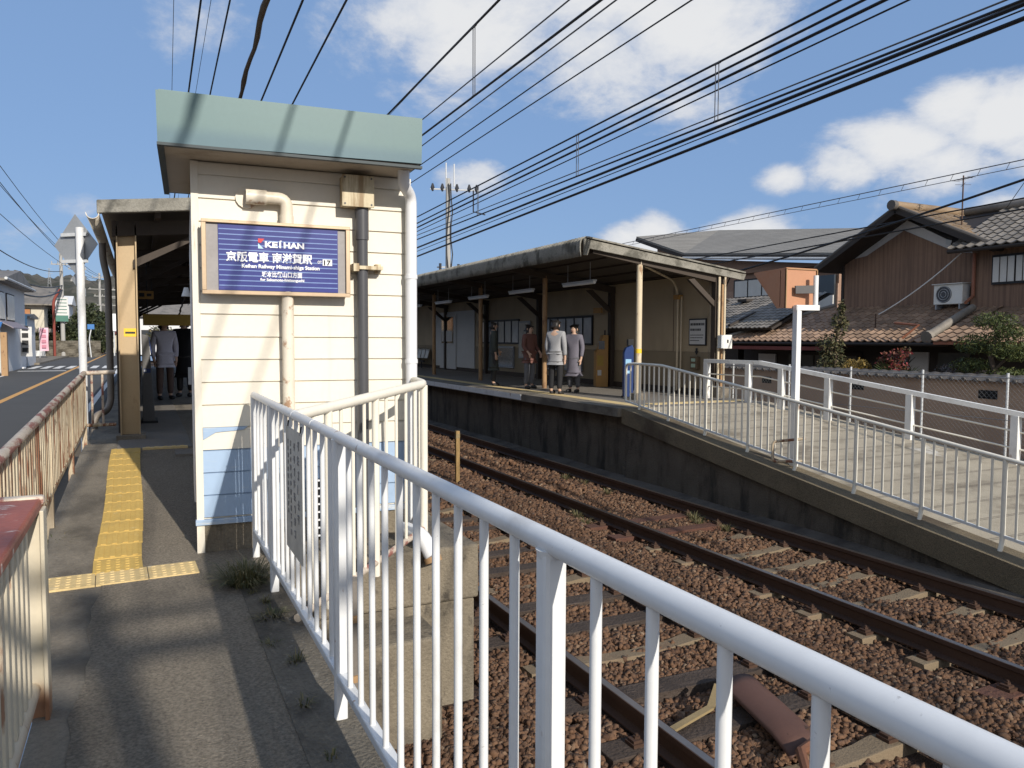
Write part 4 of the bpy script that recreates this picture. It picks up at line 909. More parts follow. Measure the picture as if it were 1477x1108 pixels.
# ================================================================== PEOPLE
m_skin = M('skin', (.55, .36, .26), .55, .05, 3); m_hair = M('black_hair', (.02, .017, .015), .5, .1); m_shoe = M('dark_shoes', (.03, .028, .027), .5, .1)
def cloth(name, c): return M(name, c, .85, .12, 5, .08, 40, bump=.1, bsc=30)
def skinned(name, verts, edges, radii, mat, parent, root=0):
    me = bpy.data.meshes.new(name); me.from_pydata(verts, edges, []); me.materials.append(mat)
    o = bpy.data.objects.new(name, me); C.objects.link(o)
    if parent is not None: o.parent = parent
    md = o.modifiers.new('skin', 'SKIN'); md.use_smooth_shade = True
    for i, r in enumerate(radii):
        sv = me.skin_vertices[0].data[i]; sv.radius = r if isinstance(r, tuple) else (r, r); sv.use_root = (i == root)
    sb = o.modifiers.new('subsurf', 'SUBSURF'); sb.levels = 2; sb.render_levels = 2
    return o
def person(label, loc, rz, h, coat, trou, hair_len=.0, long_coat=False, lean=0., group=None, arms=(.0, .0)):
    """standing figure, facing local -Y; h = height"""
    k = h/1.70; t = thing('person', label, 'person', loc, rz, group); t.scale = (k, k, k)
    def arm(s, b):      # shoulder, elbow, wrist, palm; b bends the forearm forward
        return [(s*.185, 0, 1.39), (s*.235, .015-.02*b, 1.12), (s*.225, -.03-.24*b, .88+.20*b), (s*.215, -.05-.32*b, .79+.26*b)]
    L_, R_ = arm(-1, arms[0]), arm(1, arms[1])
    V = [(0,0,.92),(0,.0,1.12),(0,.01,1.36),(0,.0,1.48),(0,-.015,1.57),(0,-.02,1.65)]; E = [(0,1),(1,2),(2,3),(3,4),(4,5)]; RD = [(.15,.11),(.13,.095),(.13,.085),.050,(.075,.092),(.060,.075)]
    for A_ in (L_, R_):
        i = len(V); V += A_; E += [(2,i),(i,i+1),(i+1,i+2),(i+2,i+3)]; RD += [.058,.042,.029,(.020,.040)]
        w_ = Vector(A_[3]); sx_ = 1 if A_[3][0] > 0 else -1
        for f in range(4):          # four fingers and a thumb, lightly curled
            j = len(V); q0 = w_+Vector((0, -.026+.017*f, -.035)); q1 = q0+Vector((-.006*sx_, -.004, -.040-(.008 if f in (1,2) else 0))); q2 = q1+Vector((-.014*sx_, -.004, -.020)); V += [tuple(q0), tuple(q1), tuple(q2)]; E += [(i+3,j),(j,j+1),(j+1,j+2)]; RD += [.009,.008,.007]
        j = len(V); q0 = w_+Vector((-.012*sx_, -.040, .008)); V += [tuple(q0), tuple(q0+Vector((-.008*sx_,-.022,-.030)))]; E += [(i+3,j),(j,j+1)]; RD += [.010,.008]
    for sx_ in (-1, 1):
        i = len(V); V += [(sx_*.095,0,.86),(sx_*.105,-.01,.48),(sx_*.11,.02,.09),(sx_*.12,-.10,.045)]; E += [(0,i),(i,i+1),(i+1,i+2),(i+2,i+3)]; RD += [.085,.058,.038,(.026,.022)]
    body = skinned('body', V, E, RD, m_skin, t)
    # face
    MB().tube([(0,-.108,1.575),(0,-.125,1.555)], [.009,.013], 6).build('nose', m_skin, t, True)
    for sx_ in (-1, 1):
        MB().tube([(sx_*.032,-.100,1.597),(sx_*.032,-.108,1.597)], [.011,.008], 8).build('eye', m_hair, t)
        MB().tube([(sx_*.082,.0,1.60),(sx_*.088,.0,1.57),(sx_*.082,.0,1.545)], [.010,.014,.009], 6).build('ear', m_skin, t, True)
    MB().tube([(-.022,-.103,1.527),(.022,-.103,1.527)], .006, 6).build('mouth', cloth('lips', (.35,.15,.12)) if 'lips' not in bpy.data.materials else bpy.data.materials['lips'], t)
    hv = [(0,.015,1.635),(0,.03,1.59),(0,.05,1.53)]+([(0,.06,1.46-hair_len)] if hair_len else []); skinned('hair', hv, [(i, i+1) for i in range(len(hv)-1)], [(.088,.088),(.095,.085),(.078,.05)]+([(.09,.035)] if hair_len else []), m_hair, t, 1)
    # clothes follow the body a little way off it
    hem = .50 if long_coat else .76
    cv = [(0,0,hem),(0,0,hem+.08),(0,0,.93),(0,0,1.12),(0,.005,1.35),(0,.0,1.455)]; ce = [(0,1),(1,2),(2,3),(3,4),(4,5)]; cr = [(.190,.145) if long_coat else (.178,.135),(.188,.142) if long_coat else (.180,.136),(.178,.134),(.160,.118),(.165,.112),.070]
    for A_ in (L_, R_):
        i = len(cv); w_ = Vector(A_[1]).lerp(Vector(A_[2]), .97); cv += [A_[0], A_[1], tuple(w_)]; ce += [(4,i),(i,i+1),(i+1,i+2)]; cr += [.078,.060,.047]
    skinned('jacket', cv, ce, cr, coat, t, 1)
    tv = [(0,0,.92)]; te = []; tr = [(.14,.10)]
    for sx_ in (-1, 1):
        i = len(tv); tv += [(sx_*.095,0,.84),(sx_*.105,-.01,.48),(sx_*.11,.018,.11)]; te += [(0,i),(i,i+1),(i+1,i+2)]; tr += [.090,.076,.062]
    skinned('trousers', tv, te, tr, trou, t)
    for sx_ in (-1, 1): skinned('shoe', [(sx_*.11,.05,.05),(sx_*.115,-.06,.045),(sx_*.12,-.16,.035)], [(0,1),(1,2)], [(.056,.056),(.060,.052),(.050,.040)], m_shoe, t)
    return t
person('person in a pale lilac jacket and brown trousers inside the shelter passage', (.40, 17.0, .27), R(15), 1.62, cloth('lilac_cloth', (.56,.54,.60)), cloth('brown_cloth', (.12,.08,.065)), .05)
person('person in a long black coat standing by the booth wall in the shelter passage', (.80, 17.7, .27), R(-20), 1.68, cloth('black_cloth', (.014,.014,.016)), m_shoe, 0, True)
CP = [('person in a dark grey green coat, leftmost of the group on the far platform', (8.35,18.6,.28), 70, 1.70, (.055,.062,.055), (.035,.036,.036), 0, True, (0,.4)),
      ('person in a red brown top and grey trousers on the far platform', (8.70,17.2,.28), 20, 1.60, (.16,.075,.06), (.13,.135,.15), .10, False, (.5,.5)),
      ('person in a light grey jacket and black trousers nearest the platform edge', (8.35,15.2,.28), 120, 1.66, (.30,.30,.31), (.018,.018,.02), .0, False, (0,0)),
      ('person in a dusky purple grey coat, rightmost of the group on the far platform', (9.05,15.6,.28), -60, 1.58, (.15,.14,.17), (.10,.10,.11), .12, True, (.3,0))]
for lb, lc, a, h_, c1, c2, hl, lg, am in CP:
    person(lb, lc, R(a), h_, cloth('jacket_cloth', c1), cloth('trouser_cloth', c2), hl, lg, 0, 'people waiting on the far platform', am)

# ================================================================== RAMP
rf_ = wthing('ramp_railing', 'white baluster railing running down the track side edge of the far ramp', 'railing', (8.0, 8, -.2))
def rt_(y): return 1.075 if y > 10.74 else 1.075-(10.74-y)*.1345
def rb_(y): return .385-(11.88-y)*.129
MB().tube(bend([(8,11.89,rb_(11.89)),(8,11.89,1.06),(8,11.6,1.078),(8,10.8,1.07),(8,7,rt_(7)),(8,3.0,rt_(3)),(8,-1,rt_(-1))], .09), .024, 10).build('top_rail', m_whitecream, rf_, True)
MB().bar((8,11.89,rb_(11.89)),(8,-1,rb_(-1)), .03, .028).build('bottom_rail', m_whiteold, rf_)
py_ = [11.45,10.6,9.65,8.69,7.77,6.79,5.87,4.94,4.0,3.05,2.1]
for y in py_: MB().tube(bend([(8,y,rt_(y)-.01),(8,y,rb_(y)-.05),(7.96,y,rb_(y)-.17)], .05), .024, 10).build('post', m_whitecream, rf_, True)
for a, b in zip([11.89]+py_, py_):
    n = max(2, round((a-b)/.135))
    for k in range(1, n): y = a+(b-a)*k/n; MB().tube([(8,y,rb_(y)),(8,y,rt_(y))], .0145, 6).build('baluster', m_whitecream, rf_, True)
ff = wthing('ramp_fence', 'white flat topped fence with square posts along the far edge of the ramp', 'fence', (11.2, 9, 0))
def fxx(y): return 10.75 if y > 12 else 10.75+.235*(12-y)
def ftz(y): return 1.10 if y > 11.5 else 1.10-(11.5-y)*.152
FY = [13.0,12.2,11.5,9,6,3,0]
mb = MB()
for a, b in zip(FY, FY[1:]):
    mb.bar((fxx(a),a,ftz(a)-.028),(fxx(b),b,ftz(b)-.028), .10, .075)
mb.build('top_rail', m_whiteold, ff)
for dz in (.30, .56):
    MB().tube([(fxx(y), y, ftz(y)-dz) for y in FY], .014, 8).build('mid_rail', m_whitecream, ff, True)
for y in (12.95,11.76,11.05,10.13,8.72,7.2,5.6,4.0,2.4):
    MB().box(fxx(y)-.05, fxx(y)+.05, y-.06, y+.06, pz(y)-.1, ftz(y)-.06).build('post', m_whiteold, ff, bevel=.006)
# convex mirror hood on its pole
mr = wthing('traffic_mirror', 'faded orange hood of a traffic mirror on a white cranked square pole', 'traffic mirror', (8.15, 7.95, -.28))
MB().bar((8.15,7.95,-.3),(8.15,7.95,1.985), .085, .085, up=(0,1,0)).bar((8.11,7.95,1.955),(8.45,7.86,1.955), .07, .075).build('pole', m_white, mr, bevel=.006)
MB().tube([(8.40,7.87,1.96),(8.40,7.87,2.40)], .035, 10).build('pole_top', m_white, mr, True)
MB().bar((8.10,7.95,2.20),(8.43,7.86,2.21), .03, .11).build('bracket', M('bracket_grey', (.09,.085,.085), .5, .1), mr, bevel=.004)
p0, p1 = Vector((7.98,8.00,0)), Vector((8.55,8.00,0)); zt, zb = 2.49, 1.95
n_ = Vector((0,1,0))
def q(p, d, z): return tuple(p+n_*d+Vector((0,0,z)))
hd = MB().prism([q(p0,0,zt),q(p1,0,zt),q(p1,0,zb),q(p0,0,zb)], (0,.02,0)).build('back_panel', m_hood, mr)
MB().prism([q(p0,0,zt),q(p0,.62,zt-.03),q(p0,.16,zb),q(p0,0,zb)], (.015,0,0)).build('side_panel', m_hood, mr)
MB().prism([q(p1,0,zt),q(p1,.62,zt-.03),q(p1,.16,zb),q(p1,0,zb)], (-.015,0,0)).build('side_panel', m_hood, mr)
MB().prism([q(p0,0,zt),q(p1,0,zt),q(p1,.62,zt-.03),q(p0,.62,zt-.03)], (0,0,.015)).build('top_panel', m_hood, mr)
mb = MB().bar(q(p0,-.008,zt),q(p1,-.008,zt), .014,.014).bar(q(p1,-.008,zt),q(p1,-.008,zb), .014,.014).bar(q(p0,-.008,zb),q(p0,-.008,zt), .014,.014)
mb.build('edge_trim', m_postr, mr)
MB().prism([q(p0,.1,zt-.02),q(p1,.1,zt-.02),q(p1,.1,zb+.02),q(p0,.1,zb+.02)], (0,.01,0)).build('mirror_face', M('mirror_glass', (.6,.6,.62), .05, .02, metal=1.), mr)
gd = tag(MB().tube(bend([(8.10,7.70,.175),(7.83,8.02,.11),(7.83,8.02,-.165),(8.10,7.70,-.135)], .05), .02, 10).build('guard_bar', m_rustfence, None, True), 'small rusty cream guard hoop at the foot of the mirror pole', 'guard bar')
# chain link fence behind
cl = wthing('chain_link_fence', 'thin chain link fence on grey pipes behind the white ramp fence', 'fence', (12.6, 9, -.86))
XC = 12.9
mb = MB(); z0, z1 = -.5, .92
ln = 15.0; st_ = .085
n = int((ln+1.5)/st_)
for i in range(n):
    ya = 3+i*st_-1.5
    for sgn in (1, -1):
        a, b = (ya, ya+(z1-z0)) if sgn == 1 else (ya+(z1-z0), ya)
        mb.bar((XC+sgn*.003,a,z0),(XC+sgn*.003,b,z1), .0024, .0024)
mb.build('wire_mesh', m_mesh, cl)
for y in (16.4,14.6,12.8,11.15,9.55,8.0,6.4,4.8): MB().tube([(XC+.03,y,-.9),(XC+.03,y,.98)], .021, 8).build('post', m_greyl, cl, True)
MB().tube([(XC,2,.90),(XC,18,.90)], .010, 6).tube([(XC,2,.2),(XC,18,.2)], .006, 6).build('line_wire', m_mesh, cl)

# ================================================================== GARDEN WALL AND HOUSES (right)
gw = wthing('garden_wall', 'brown rendered garden wall with small dark vents and a tiled coping', 'wall', (16.2, 12, -.86))
MB().box(16.0, 16.22, 2, 19.0, -.9, .66).build('wall', m_gwall, gw)
mb = MB()
def cop(u, v):
    y = 2+u*17.0; t = v*2-1; return (16.11+t*.24, y, .80-.13*abs(t)+.022*abs(math.sin(u*17.0/.27*math.pi)))
MB().grid(cop, 63*6, 6).build('coping', m_darktile, gw, True)
for i in range(63): mb.tube([(15.86, 2.13+i*.27, .69),(15.90, 2.13+i*.27, .69)], .045, 8)
mb.build('coping_ends', m_darktile, gw, True)
MB().box(15.98, 16.24, 2, 19.0, .655, .675).build('coping_base', m_gwall, gw)
for i, (a, b) in enumerate(((16.5,16.85),(13.4,13.8),(10.1,10.5),(6.8,7.2))):
    v = MB().box(15.985, 16.03, a, b, .30, .48).build('vent', m_dark, gw); m_ = MB()
    for k in range(3): m_.box(15.975, 15.985, a+.02, b-.02, .335+k*.045, .35+k*.045)
    m_.build('vent_slats', m_black, v)

def tiled(name, mat, P00, P10, P01, P11, nu, nv, parent, amp=.035, step=.035, lean=0.):
    """tiled roof plane: P00-P10 the eave, P01-P11 the upper edge (may be shorter: a hip); each tile its own curved piece"""
    P00, P10, P01, P11 = map(Vector, (P00, P10, P01, P11))
    eu = (P10-P00).normalized(); ev = (P01-P00); ev = (ev-eu*ev.dot(eu)); H_ = ev.length; ev.normalize(); nn = eu.cross(ev).normalized()
    if nn.z < 0: nn = -nn
    Lw = (P10-P00).length; a0 = (P01-P00).dot(eu); a1 = (P11-P10).dot(eu); mb = MB()
    for j in range(nv):
        t0, t1 = j/nv, (j+1)/nv
        lo0, hi0 = a0*t0, Lw+a1*t0; lo1, hi1 = a0*t1, Lw+a1*t1
        for i in range(nu):
            u0, u1 = Lw*i/nu, Lw*(i+1)/nu
            if u1 < min(lo0, lo1)+1e-3 or u0 > max(hi0, hi1)-1e-3: continue
            K = 5; vs = []; jit = random.uniform(-.004, .004)
            for (t, lift) in ((t0-.18/nv, step+jit), (t1, 0.004+jit)):
                tt = max(t, -0.02); lo = a0*tt; hi = Lw+a1*tt
                for k in range(K+1):
                    f = k/K; uu = min(max(u0+(u1-u0)*f*1.02, lo), hi)
                    w = amp*(math.cos(f*2*math.pi)*.5+.5)**1.6 - .25*amp*math.sin(f*math.pi)
                    sag = .03*math.sin(f*math.pi) if lift > .01 else 0
                    vs.append(P00+eu*uu+ev*(t*H_-sag)+nn*(lift+w))
            # lower lip
            for k in range(K+1): vs.append(Vector(vs[k])-nn*.03)
            fs_ = [(k, k+1, K+2+k, K+1+k) for k in range(K)]+[(2*K+2+k, 2*K+3+k, k+1, k) for k in range(K)]
            mb.add(vs, fs_)
    return mb.build(name, mat, parent)
def slab(name, mat, pts, th, parent):
    pts = [Vector(p) for p in pts]; n = (pts[1]-pts[0]).cross(pts[2]-pts[0]).normalized()
    if n.z < 0: n = -n
    return MB().prism(pts, -n*th).build(name, mat, parent)

hs = wthing('timber_house', 'two storey house with brown board walls, tiled roofs and a gable facing the tracks', 'house', (22, 15, -.86))
# lower storey, mostly shaded behind the plants
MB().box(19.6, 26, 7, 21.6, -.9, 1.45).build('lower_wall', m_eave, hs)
for a, b, z0, z1, mt in ((20.0,20.8,.1,1.05,m_plast),(17.0,18.6,-.3,1.1,m_glass),(14.3,15.4,-.2,1.2,m_plast),(13.1,14.0,-.6,1.2,m_glass)):
    MB().box(19.54, 19.597, a, b, z0, z1).build('wall_panel', mt, hs)
w = MB().box(19.50, 19.595, 16.5, 19.4, -.45, 1.15).build('window', m_eave, hs)
for k in range(5): MB().box(19.48, 19.499, 16.6+k*.56, 17.08+k*.56, -.35, 1.05).build('pane', m_glass, w)
# lower roof with a hip at its far end
tiled('lower_roof', m_tile, (18.6,12.95,1.50), (18.6,21.75,1.50), (21.1,12.95,2.62), (21.1,18.9,2.62), 34, 11, hs)
slab('lower_roof_deck', m_eave, [(18.62,12.95,1.49),(18.62,21.7,1.49),(21.1,18.9,2.60),(21.1,12.95,2.60)], .06, hs)
tiled('hip_roof', m_tile, (18.6,21.75,1.50), (24,21.75,1.50), (21.1,18.9,2.62), (24,18.9,2.62), 20, 11, hs)
MB().tube([(18.6,21.75,1.56),(21.1,18.9,2.70)], .07, 8).build('hip_ridge', m_tileg, hs, True)
MB().box(18.9, 19.3, 13, 21.4, 1.36, 1.42).build('eave_board', m_eave, hs)
MB().tube([(18.55,13.0,1.42),(18.55,21.7,1.42)], .05, 8).build('gutter', m_eave, hs, True)
MB().prism([(18.55,16.6,1.30),(18.55,21.5,1.30),(19.55,21.5,1.36),(19.55,16.6,1.36)], (0,0,.025)).build('awning', m_awn, hs); MB().box(18.53,18.56,16.6,21.5,1.21,1.30).build('awning_edge', m_awn, hs)
# short cross ridge where the lower roofs meet
MB().tube([(18.55,13.6,1.62),(19.5,13.55,2.08),(20.2,13.5,2.42)], [.13,.11,.10], 10).build('verge_ridge', m_tileg, hs, True)
MB().tube([(18.5,13.6,1.60),(18.62,13.6,1.63)], .17, 12).build('ridge_end', m_tileg, hs, True)
MB().tube([(18.75,14.75,2.0),(18.72,14.0,1.93),(18.55,14.35,1.58)], .035, 8).build('roof_downpipe', m_gut, hs, True)
tiled('low_side_roof', m_tile, (18.4,8.0,1.52), (18.4,13.35,1.52), (20.6,8.0,2.40), (20.6,13.35,2.40), 20, 9, hs)
MB().box(18.36,18.44,8.0,13.3,1.42,1.50).build('gutter', m_gut, hs)
# gable block
g = [(21.0,18.5,2.45),(21.0,14.0,2.45),(21.0,14.0,3.95),(21.0,16.28,5.20),(21.0,18.5,3.95)]
MB().prism(g, (5,0,0)).build('gable_wall', m_plast, hs)
MB().prism([(20.965,18.5,2.45),(20.965,14.02,2.45),(20.965,14.02,3.98),(20.965,14.55,4.02),(20.965,16.28,4.86),(20.965,17.6,4.22),(20.965,18.5,4.12)], (.034,0,0)).build('board_cladding', m_woodw, hs)
MB().box(20.93, 20.999, 18.44, 18.54, 2.45, 4.0).build('corner_board', m_eave, hs)
ap, lf, rg = (20.15,15.95,5.42), (20.15,18.95,3.86), (20.15,12.95,3.98)
tiled('upper_roof', m_tileo, (20.15,12.95,3.98), (25.5,12.95,3.98), (20.15,15.95,5.42), (25.5,15.95,5.42), 20, 11, hs)
tiled('upper_roof', m_tileg, (25.5,18.95,3.86), (20.15,18.95,3.86), (25.5,15.95,5.42), (20.15,15.95,5.42), 20, 11, hs)
for a, b in ((ap, lf), (ap, rg)):
    a = Vector(a); b = Vector(b); MB().bar(a+Vector((0,0,-.07)), b+Vector((0,0,-.07)), .05, .14, up=(0,0,1)).build('barge_board', m_eave, hs)
    MB().tube([a+Vector((.03,0,.05)), b+Vector((.03,0,.05))], .06, 8).build('verge_tiles', m_darktile, hs, True)
slab('roof_deck', m_eave, [(20.17,12.97,3.95),(25.4,12.97,3.95),(25.4,15.95,5.38),(20.17,15.95,5.38)], .08, hs); slab('roof_deck', m_eave, [(20.17,18.93,3.83),(20.17,15.95,5.38),(25.4,15.95,5.38),(25.4,18.93,3.83)], .08, hs)
MB().tube([(20.0,15.95,5.50),(25.5,15.95,5.50)], .13, 10).build('ridge', m_tileo, hs, True)
MB().tube([(19.95,15.95,5.50),(20.10,15.95,5.50)], .15, 12).build('ridge_end', m_darktile, hs, True)
MB().prism([(20.955,14.9,4.45),(20.955,13.4,3.92),(20.955,14.0,3.92),(20.955,14.9,4.3)], (.02,0,0)).build('gable_vent', M('pale_louvre', (.46,.47,.46), .6, .1), hs)
# right wing
MB().box(20.6, 26, 6.5, 13.85, 1.6, 4.15).build('wing_wall', m_woodw, hs)
w = MB().box(20.53, 20.595, 9.5, 13.25, 3.02, 3.80).build('wing_window', m_black, hs)
for k in range(6): MB().box(20.515, 20.529, 9.6+k*.61, 10.16+k*.61, 3.08, 3.74).build('pane', m_curt if k % 3 else m_wallp, w)
for k in range(18): MB().box(20.50, 20.514, 9.62+k*.2, 9.635+k*.2, 3.08, 3.74).build('window_bar', m_eave, w)
tiled('wing_roof', m_tileg, (19.95,6.0,4.02), (19.95,14.1,4.02), (22.4,6.0,5.30), (22.4,15.6,5.30), 30, 10, hs)
slab('wing_roof_deck', m_eave, [(19.97,6.0,4.0),(19.97,14.1,4.0),(22.4,15.5,5.28),(22.4,6.0,5.28)], .1, hs)
MB().tube([(22.4,6,5.38),(22.4,15.3,5.38)], .13, 10).build('wing_ridge', m_tileg, hs, True)
MB().tube([(19.93,6,3.94),(19.93,14.1,3.94)], .055, 8).build('wing_gutter', m_eave, hs, True)
MB().tube([(20.55,13.75,3.9),(20.55,13.75,2.75),(20.1,13.65,2.55)], .045, 8).build('house_downpipe', m_gut, hs, True)
# small things on the house
ac = thing('air_conditioner', 'white outdoor air conditioner unit standing on the lower tiled roof', 'air conditioner', (20.55, 14.38, 2.40))
MB().box(-.16, .16, -.43, .43, .14, .70).build('case', m_acw, ac, bevel=.015)
MB().tube([(-.17,.12,.42),(-.162,.12,.42)], .235, 24).build('fan_grille', m_piped, ac); mb = MB()
for r in (.08,.15,.22): mb.tube([(-.178,.12+r*math.cos(a*.2618),.42+r*math.sin(a*.2618)) for a in range(25)], .006, 4, False)
mb.build('grille_rings', m_greyl, ac)
for y in (-.35,.35): MB().box(-.16,.16,y-.02,y+.02,0,.14).build('foot', m_grey, ac)
MB().prism([(-.22,-.46,.70),(.2,-.46,.72),(.2,.46,.72),(-.22,.46,.70)], (0,0,.02)).build('rain_cover', m_acw, ac)
an = thing('aerial', 'thin television aerial on a rusty mast above the house roof', 'aerial', (21.2, 14.6, 4.6))
MB().tube([(0,0,0),(0,0,1.62)], .02, 8).build('mast', m_rail, an); mb = MB().tube([(-.1,-.35,1.5),(.1,.35,1.55)], .01, 6)
for k in range(6): t = -.3+k*.12; mb.tube([(t*.3-.14,t+.03,1.52),(t*.3+.14,t-.03,1.52)], .006, 5)
mb.tube([(-.2,-.2,1.36),(.2,.2,1.36)], .008, 5).tube([(-.2,.1,1.36),(.2,-.1,1.36)], .006, 5); mb.build('elements', m_steelw, an)

# pale brown apartment behind the shelter and the grey roofed house in front of it
apb = wthing('apartment_house', 'brown tiled apartment house with a long grey roof behind the far shelter', 'apartment house', (30, 30, -.86))
MB().box(24.6, 40, 21.9, 33.5, -.9, 4.55).build('upper_wall', m_apt, apb)
MB().box(24.55, 24.599, 21.9, 33.5, -.5, 3.75).build('lower_tiles', m_aptl, apb)
slab('roof', m_shing, [(24.0,21.2,4.62),(24.0,34.2,6.0),(30,34.2,8.6),(30,21.2,6.2)], .18, apb) if False else None
MB().prism([(23.9,21.2,4.72),(23.9,30.6,5.62),(23.9,34.7,6.9),(29.5,34.7,7.6),(29.5,21.2,6.05)], (0,0,.12)).build('roof', m_shing, apb)
MB().prism([(24.4,21.9,4.5),(24.4,30.4,5.45),(24.4,33.5,6.55),(24.4,33.5,4.5)], (.5,0,0)).build('gable_wall', m_apt, apb)
MB().bar((23.88,21.2,4.66),(23.88,30.6,5.56), .05, .16).bar((23.88,30.6,5.56),(23.88,34.7,6.84), .05, .16).build('fascia', m_eave, apb); MB().tube([(23.80,21.2,4.60),(23.80,30.6,5.50)], .06, 8).build('gutter', m_greyl, apb, True)
for a, b, z0, z1 in ((27.7,25.0,3.4,4.25),(31.5,29.0,3.45,4.3)):
    w = MB().box(24.45, 24.548, b, a, z0, z1).build('window', m_black, apb); n = 3
    for k in range(n): MB().box(24.43, 24.449, b+.08+(a-b-.1)*k/n, b+(a-b-.1)*(k+1)/n, z0+.07, z1-.07).build('pane', m_curt, w)
w = MB().box(24.45, 24.548, 22.0, 24.2, 2.75, 4.1).build('balcony_opening', m_glass, apb); MB().box(24.40, 24.449, 22.0, 24.2, 2.75, 3.3).build('balcony_panel', m_curt, w); MB().box(24.39,24.41,22.0,24.2,3.32,3.36).build('balcony_rail', m_black, w)
gh = wthing('grey_roof_house', 'low house with a mossy grey tiled roof between the shelter and the timber house', 'house', (21, 23, -.86))
tiled('roof', m_tileg, (18.9,19.6,1.95), (18.9,27.5,1.95), (21.6,19.6,3.20), (21.6,27.5,3.20), 36, 12, gh, .02, .03)
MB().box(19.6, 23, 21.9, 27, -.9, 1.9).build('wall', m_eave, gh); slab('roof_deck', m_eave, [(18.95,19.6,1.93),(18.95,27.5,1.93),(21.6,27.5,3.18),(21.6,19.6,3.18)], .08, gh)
MB().bar((18.9,21.6,2.02),(20.1,21.6,2.5), .12, .12).build('verge', m_eave, gh)
for y in (24.5, 23.2): MB().box(20.9, 21.25, y-.25, y+.25, 3.0, 3.1).build('roof_vent', m_eave, gh)

# ------------------------------------------------------------------ plants behind the garden wall
def plant(name, label, loc, blobs, n, size, mat, stems=(), cat='shrub', flat_=.5):
    r = wthing(name, label, cat, loc)
    leaves(blobs, n, size, mat, 'foliage', r, flat_)
    if stems:
        m_ = MB()
        for pts, rad in stems: m_.tube(pts, rad, 7)
        m_.build('stem', m_bark, r, True)
    return r
plant('slender_tree', 'tall thin olive shrub in front of the tiled eave', (17.6,15.75,-.86), [((17.6,15.75,.75),(.5,.55,.45)),((17.6,15.9,1.35),(.4,.45,.35)),((17.6,15.6,1.95),(.22,.26,.35)),((17.6,15.55,2.4),(.10,.12,.28)),((17.6,16.1,.45),(.35,.4,.3))], 2600, .045, m_leaf,
      [([(17.6,15.75,-.9),(17.62,15.75,.6),(17.6,15.65,2.5)], [.04,.03,.008])]+[([(17.6,15.72,.3+.25*k),(17.6+random.uniform(-.3,.3),15.7+random.uniform(-.45,.45),.7+.28*k)], .01) for k in range(6)], 'tree')
plant('round_bush', 'low yellow green bush beside the slender tree', (17.2,14.6,-.86), [((17.2,14.65,.72),(.4,.42,.34))], 1500, .035, m_yelb, [([(17.2,14.6,-.9),(17.2,14.6,.6)], .03)])
plant('red_leaf_shrub', 'shrub with bright red leaves above the palm', (17.5,13.75,-.86), [((17.5,13.75,1.1),(.25,.38,.22)),((17.5,13.45,1.25),(.15,.2,.12)),((17.5,14.05,.95),(.2,.22,.2)),((17.5,13.7,.75),(.3,.4,.3))], 650, .05, m_redb, [([(17.5,13.75,-.9),(17.5,13.75,1.1)], .02)])
pm = wthing('fan_palm', 'small fan palm with spreading green fronds behind the garden wall', 'palm', (17.1,13.35,-.86))
MB().tube([(17.1,13.35,-.9),(17.1,13.35,.35)], [.09,.07], 9).build('trunk', m_bark, pm, True)
for k in range(15):
    a = k*2.4; e = random.uniform(.1, 1.15); d = Vector((math.cos(a)*math.cos(e)*.6, math.sin(a)*math.cos(e), math.sin(e))); mb = MB(); b0 = Vector((17.1,13.35,.38)); L_ = random.uniform(.6, .95)
    mb.tube([b0, b0+d*L_*.55], .008, 5); c = b0+d*L_*.5; s = d.cross(Vector((.2,.1,1))).normalized(); up = s.cross(d)
    for j in range(11):
        f = (j-5)/5*1.25; v = (d*math.cos(f)+s*math.sin(f))*L_*.6+Vector((0,0,-.10*abs(f))); w_ = up.cross(v).normalized()*.022
        mb.add([c, c+v*.5+w_, c+v, c+v*.5-w_], [(0,1,2,3)])
    mb.build('frond', m_palm, pm)
pn_ = plant('cloud_pine', 'clipped pine with rounded green pads at the right edge', (17.0,10.9,-.86), [((17.0,10.85,1.95),(.45,.5,.22)),((17.0,11.15,1.45),(.5,.6,.25)),((17.0,10.4,1.30),(.5,.5,.25)),((17.0,11.35,.95),(.4,.5,.2)),((17.1,10.6,.75),(.5,.55,.2)),((17,10.5,1.7),(.4,.4,.2))], 7000, .045, m_pine,
      [([(17.0,10.8,-.9),(17.05,10.7,.4),(16.95,10.9,1.2),(17,10.7,2.0)], [.08,.07,.05,.02]), ([(17,10.8,.6),(17,11.35,.95)], .03), ([(17,10.8,.9),(17,10.4,1.3)], .03)], 'pine', .22)
plant('bare_shrub', 'greyish twiggy shrub behind the coping near the pine', (17.0,11.6,-.86), [((17.0,11.7,.82),(.3,.55,.2)),((17.0,11.0,.75),(.3,.4,.16))], 700, .03, leafm('grey_twigs', (.09,.08,.07), (.14,.12,.11), (.06,.05,.05)), [([(17.0,11.6,-.9),(17.0,11.6,.7)], .02)])
pbr = wthing('dead_tree', 'dark bare branches against the white wall panel', 'tree', (18.6,14.2,-.86)); mb = MB()
mb.tube([(18.4,14.3,-.9),(18.4,14.25,.5),(18.4,14.0,1.1)], [.07,.06,.03], 7)
for k in range(12): a = Vector((18.4,14.25-.02*k,.2+.07*k)); mb.tube([a, a+Vector((random.uniform(-.2,.2),random.uniform(-.5,.5),random.uniform(.1,.4)))], [.025,.006], 5)
mb.build('branches', m_eave, pbr)

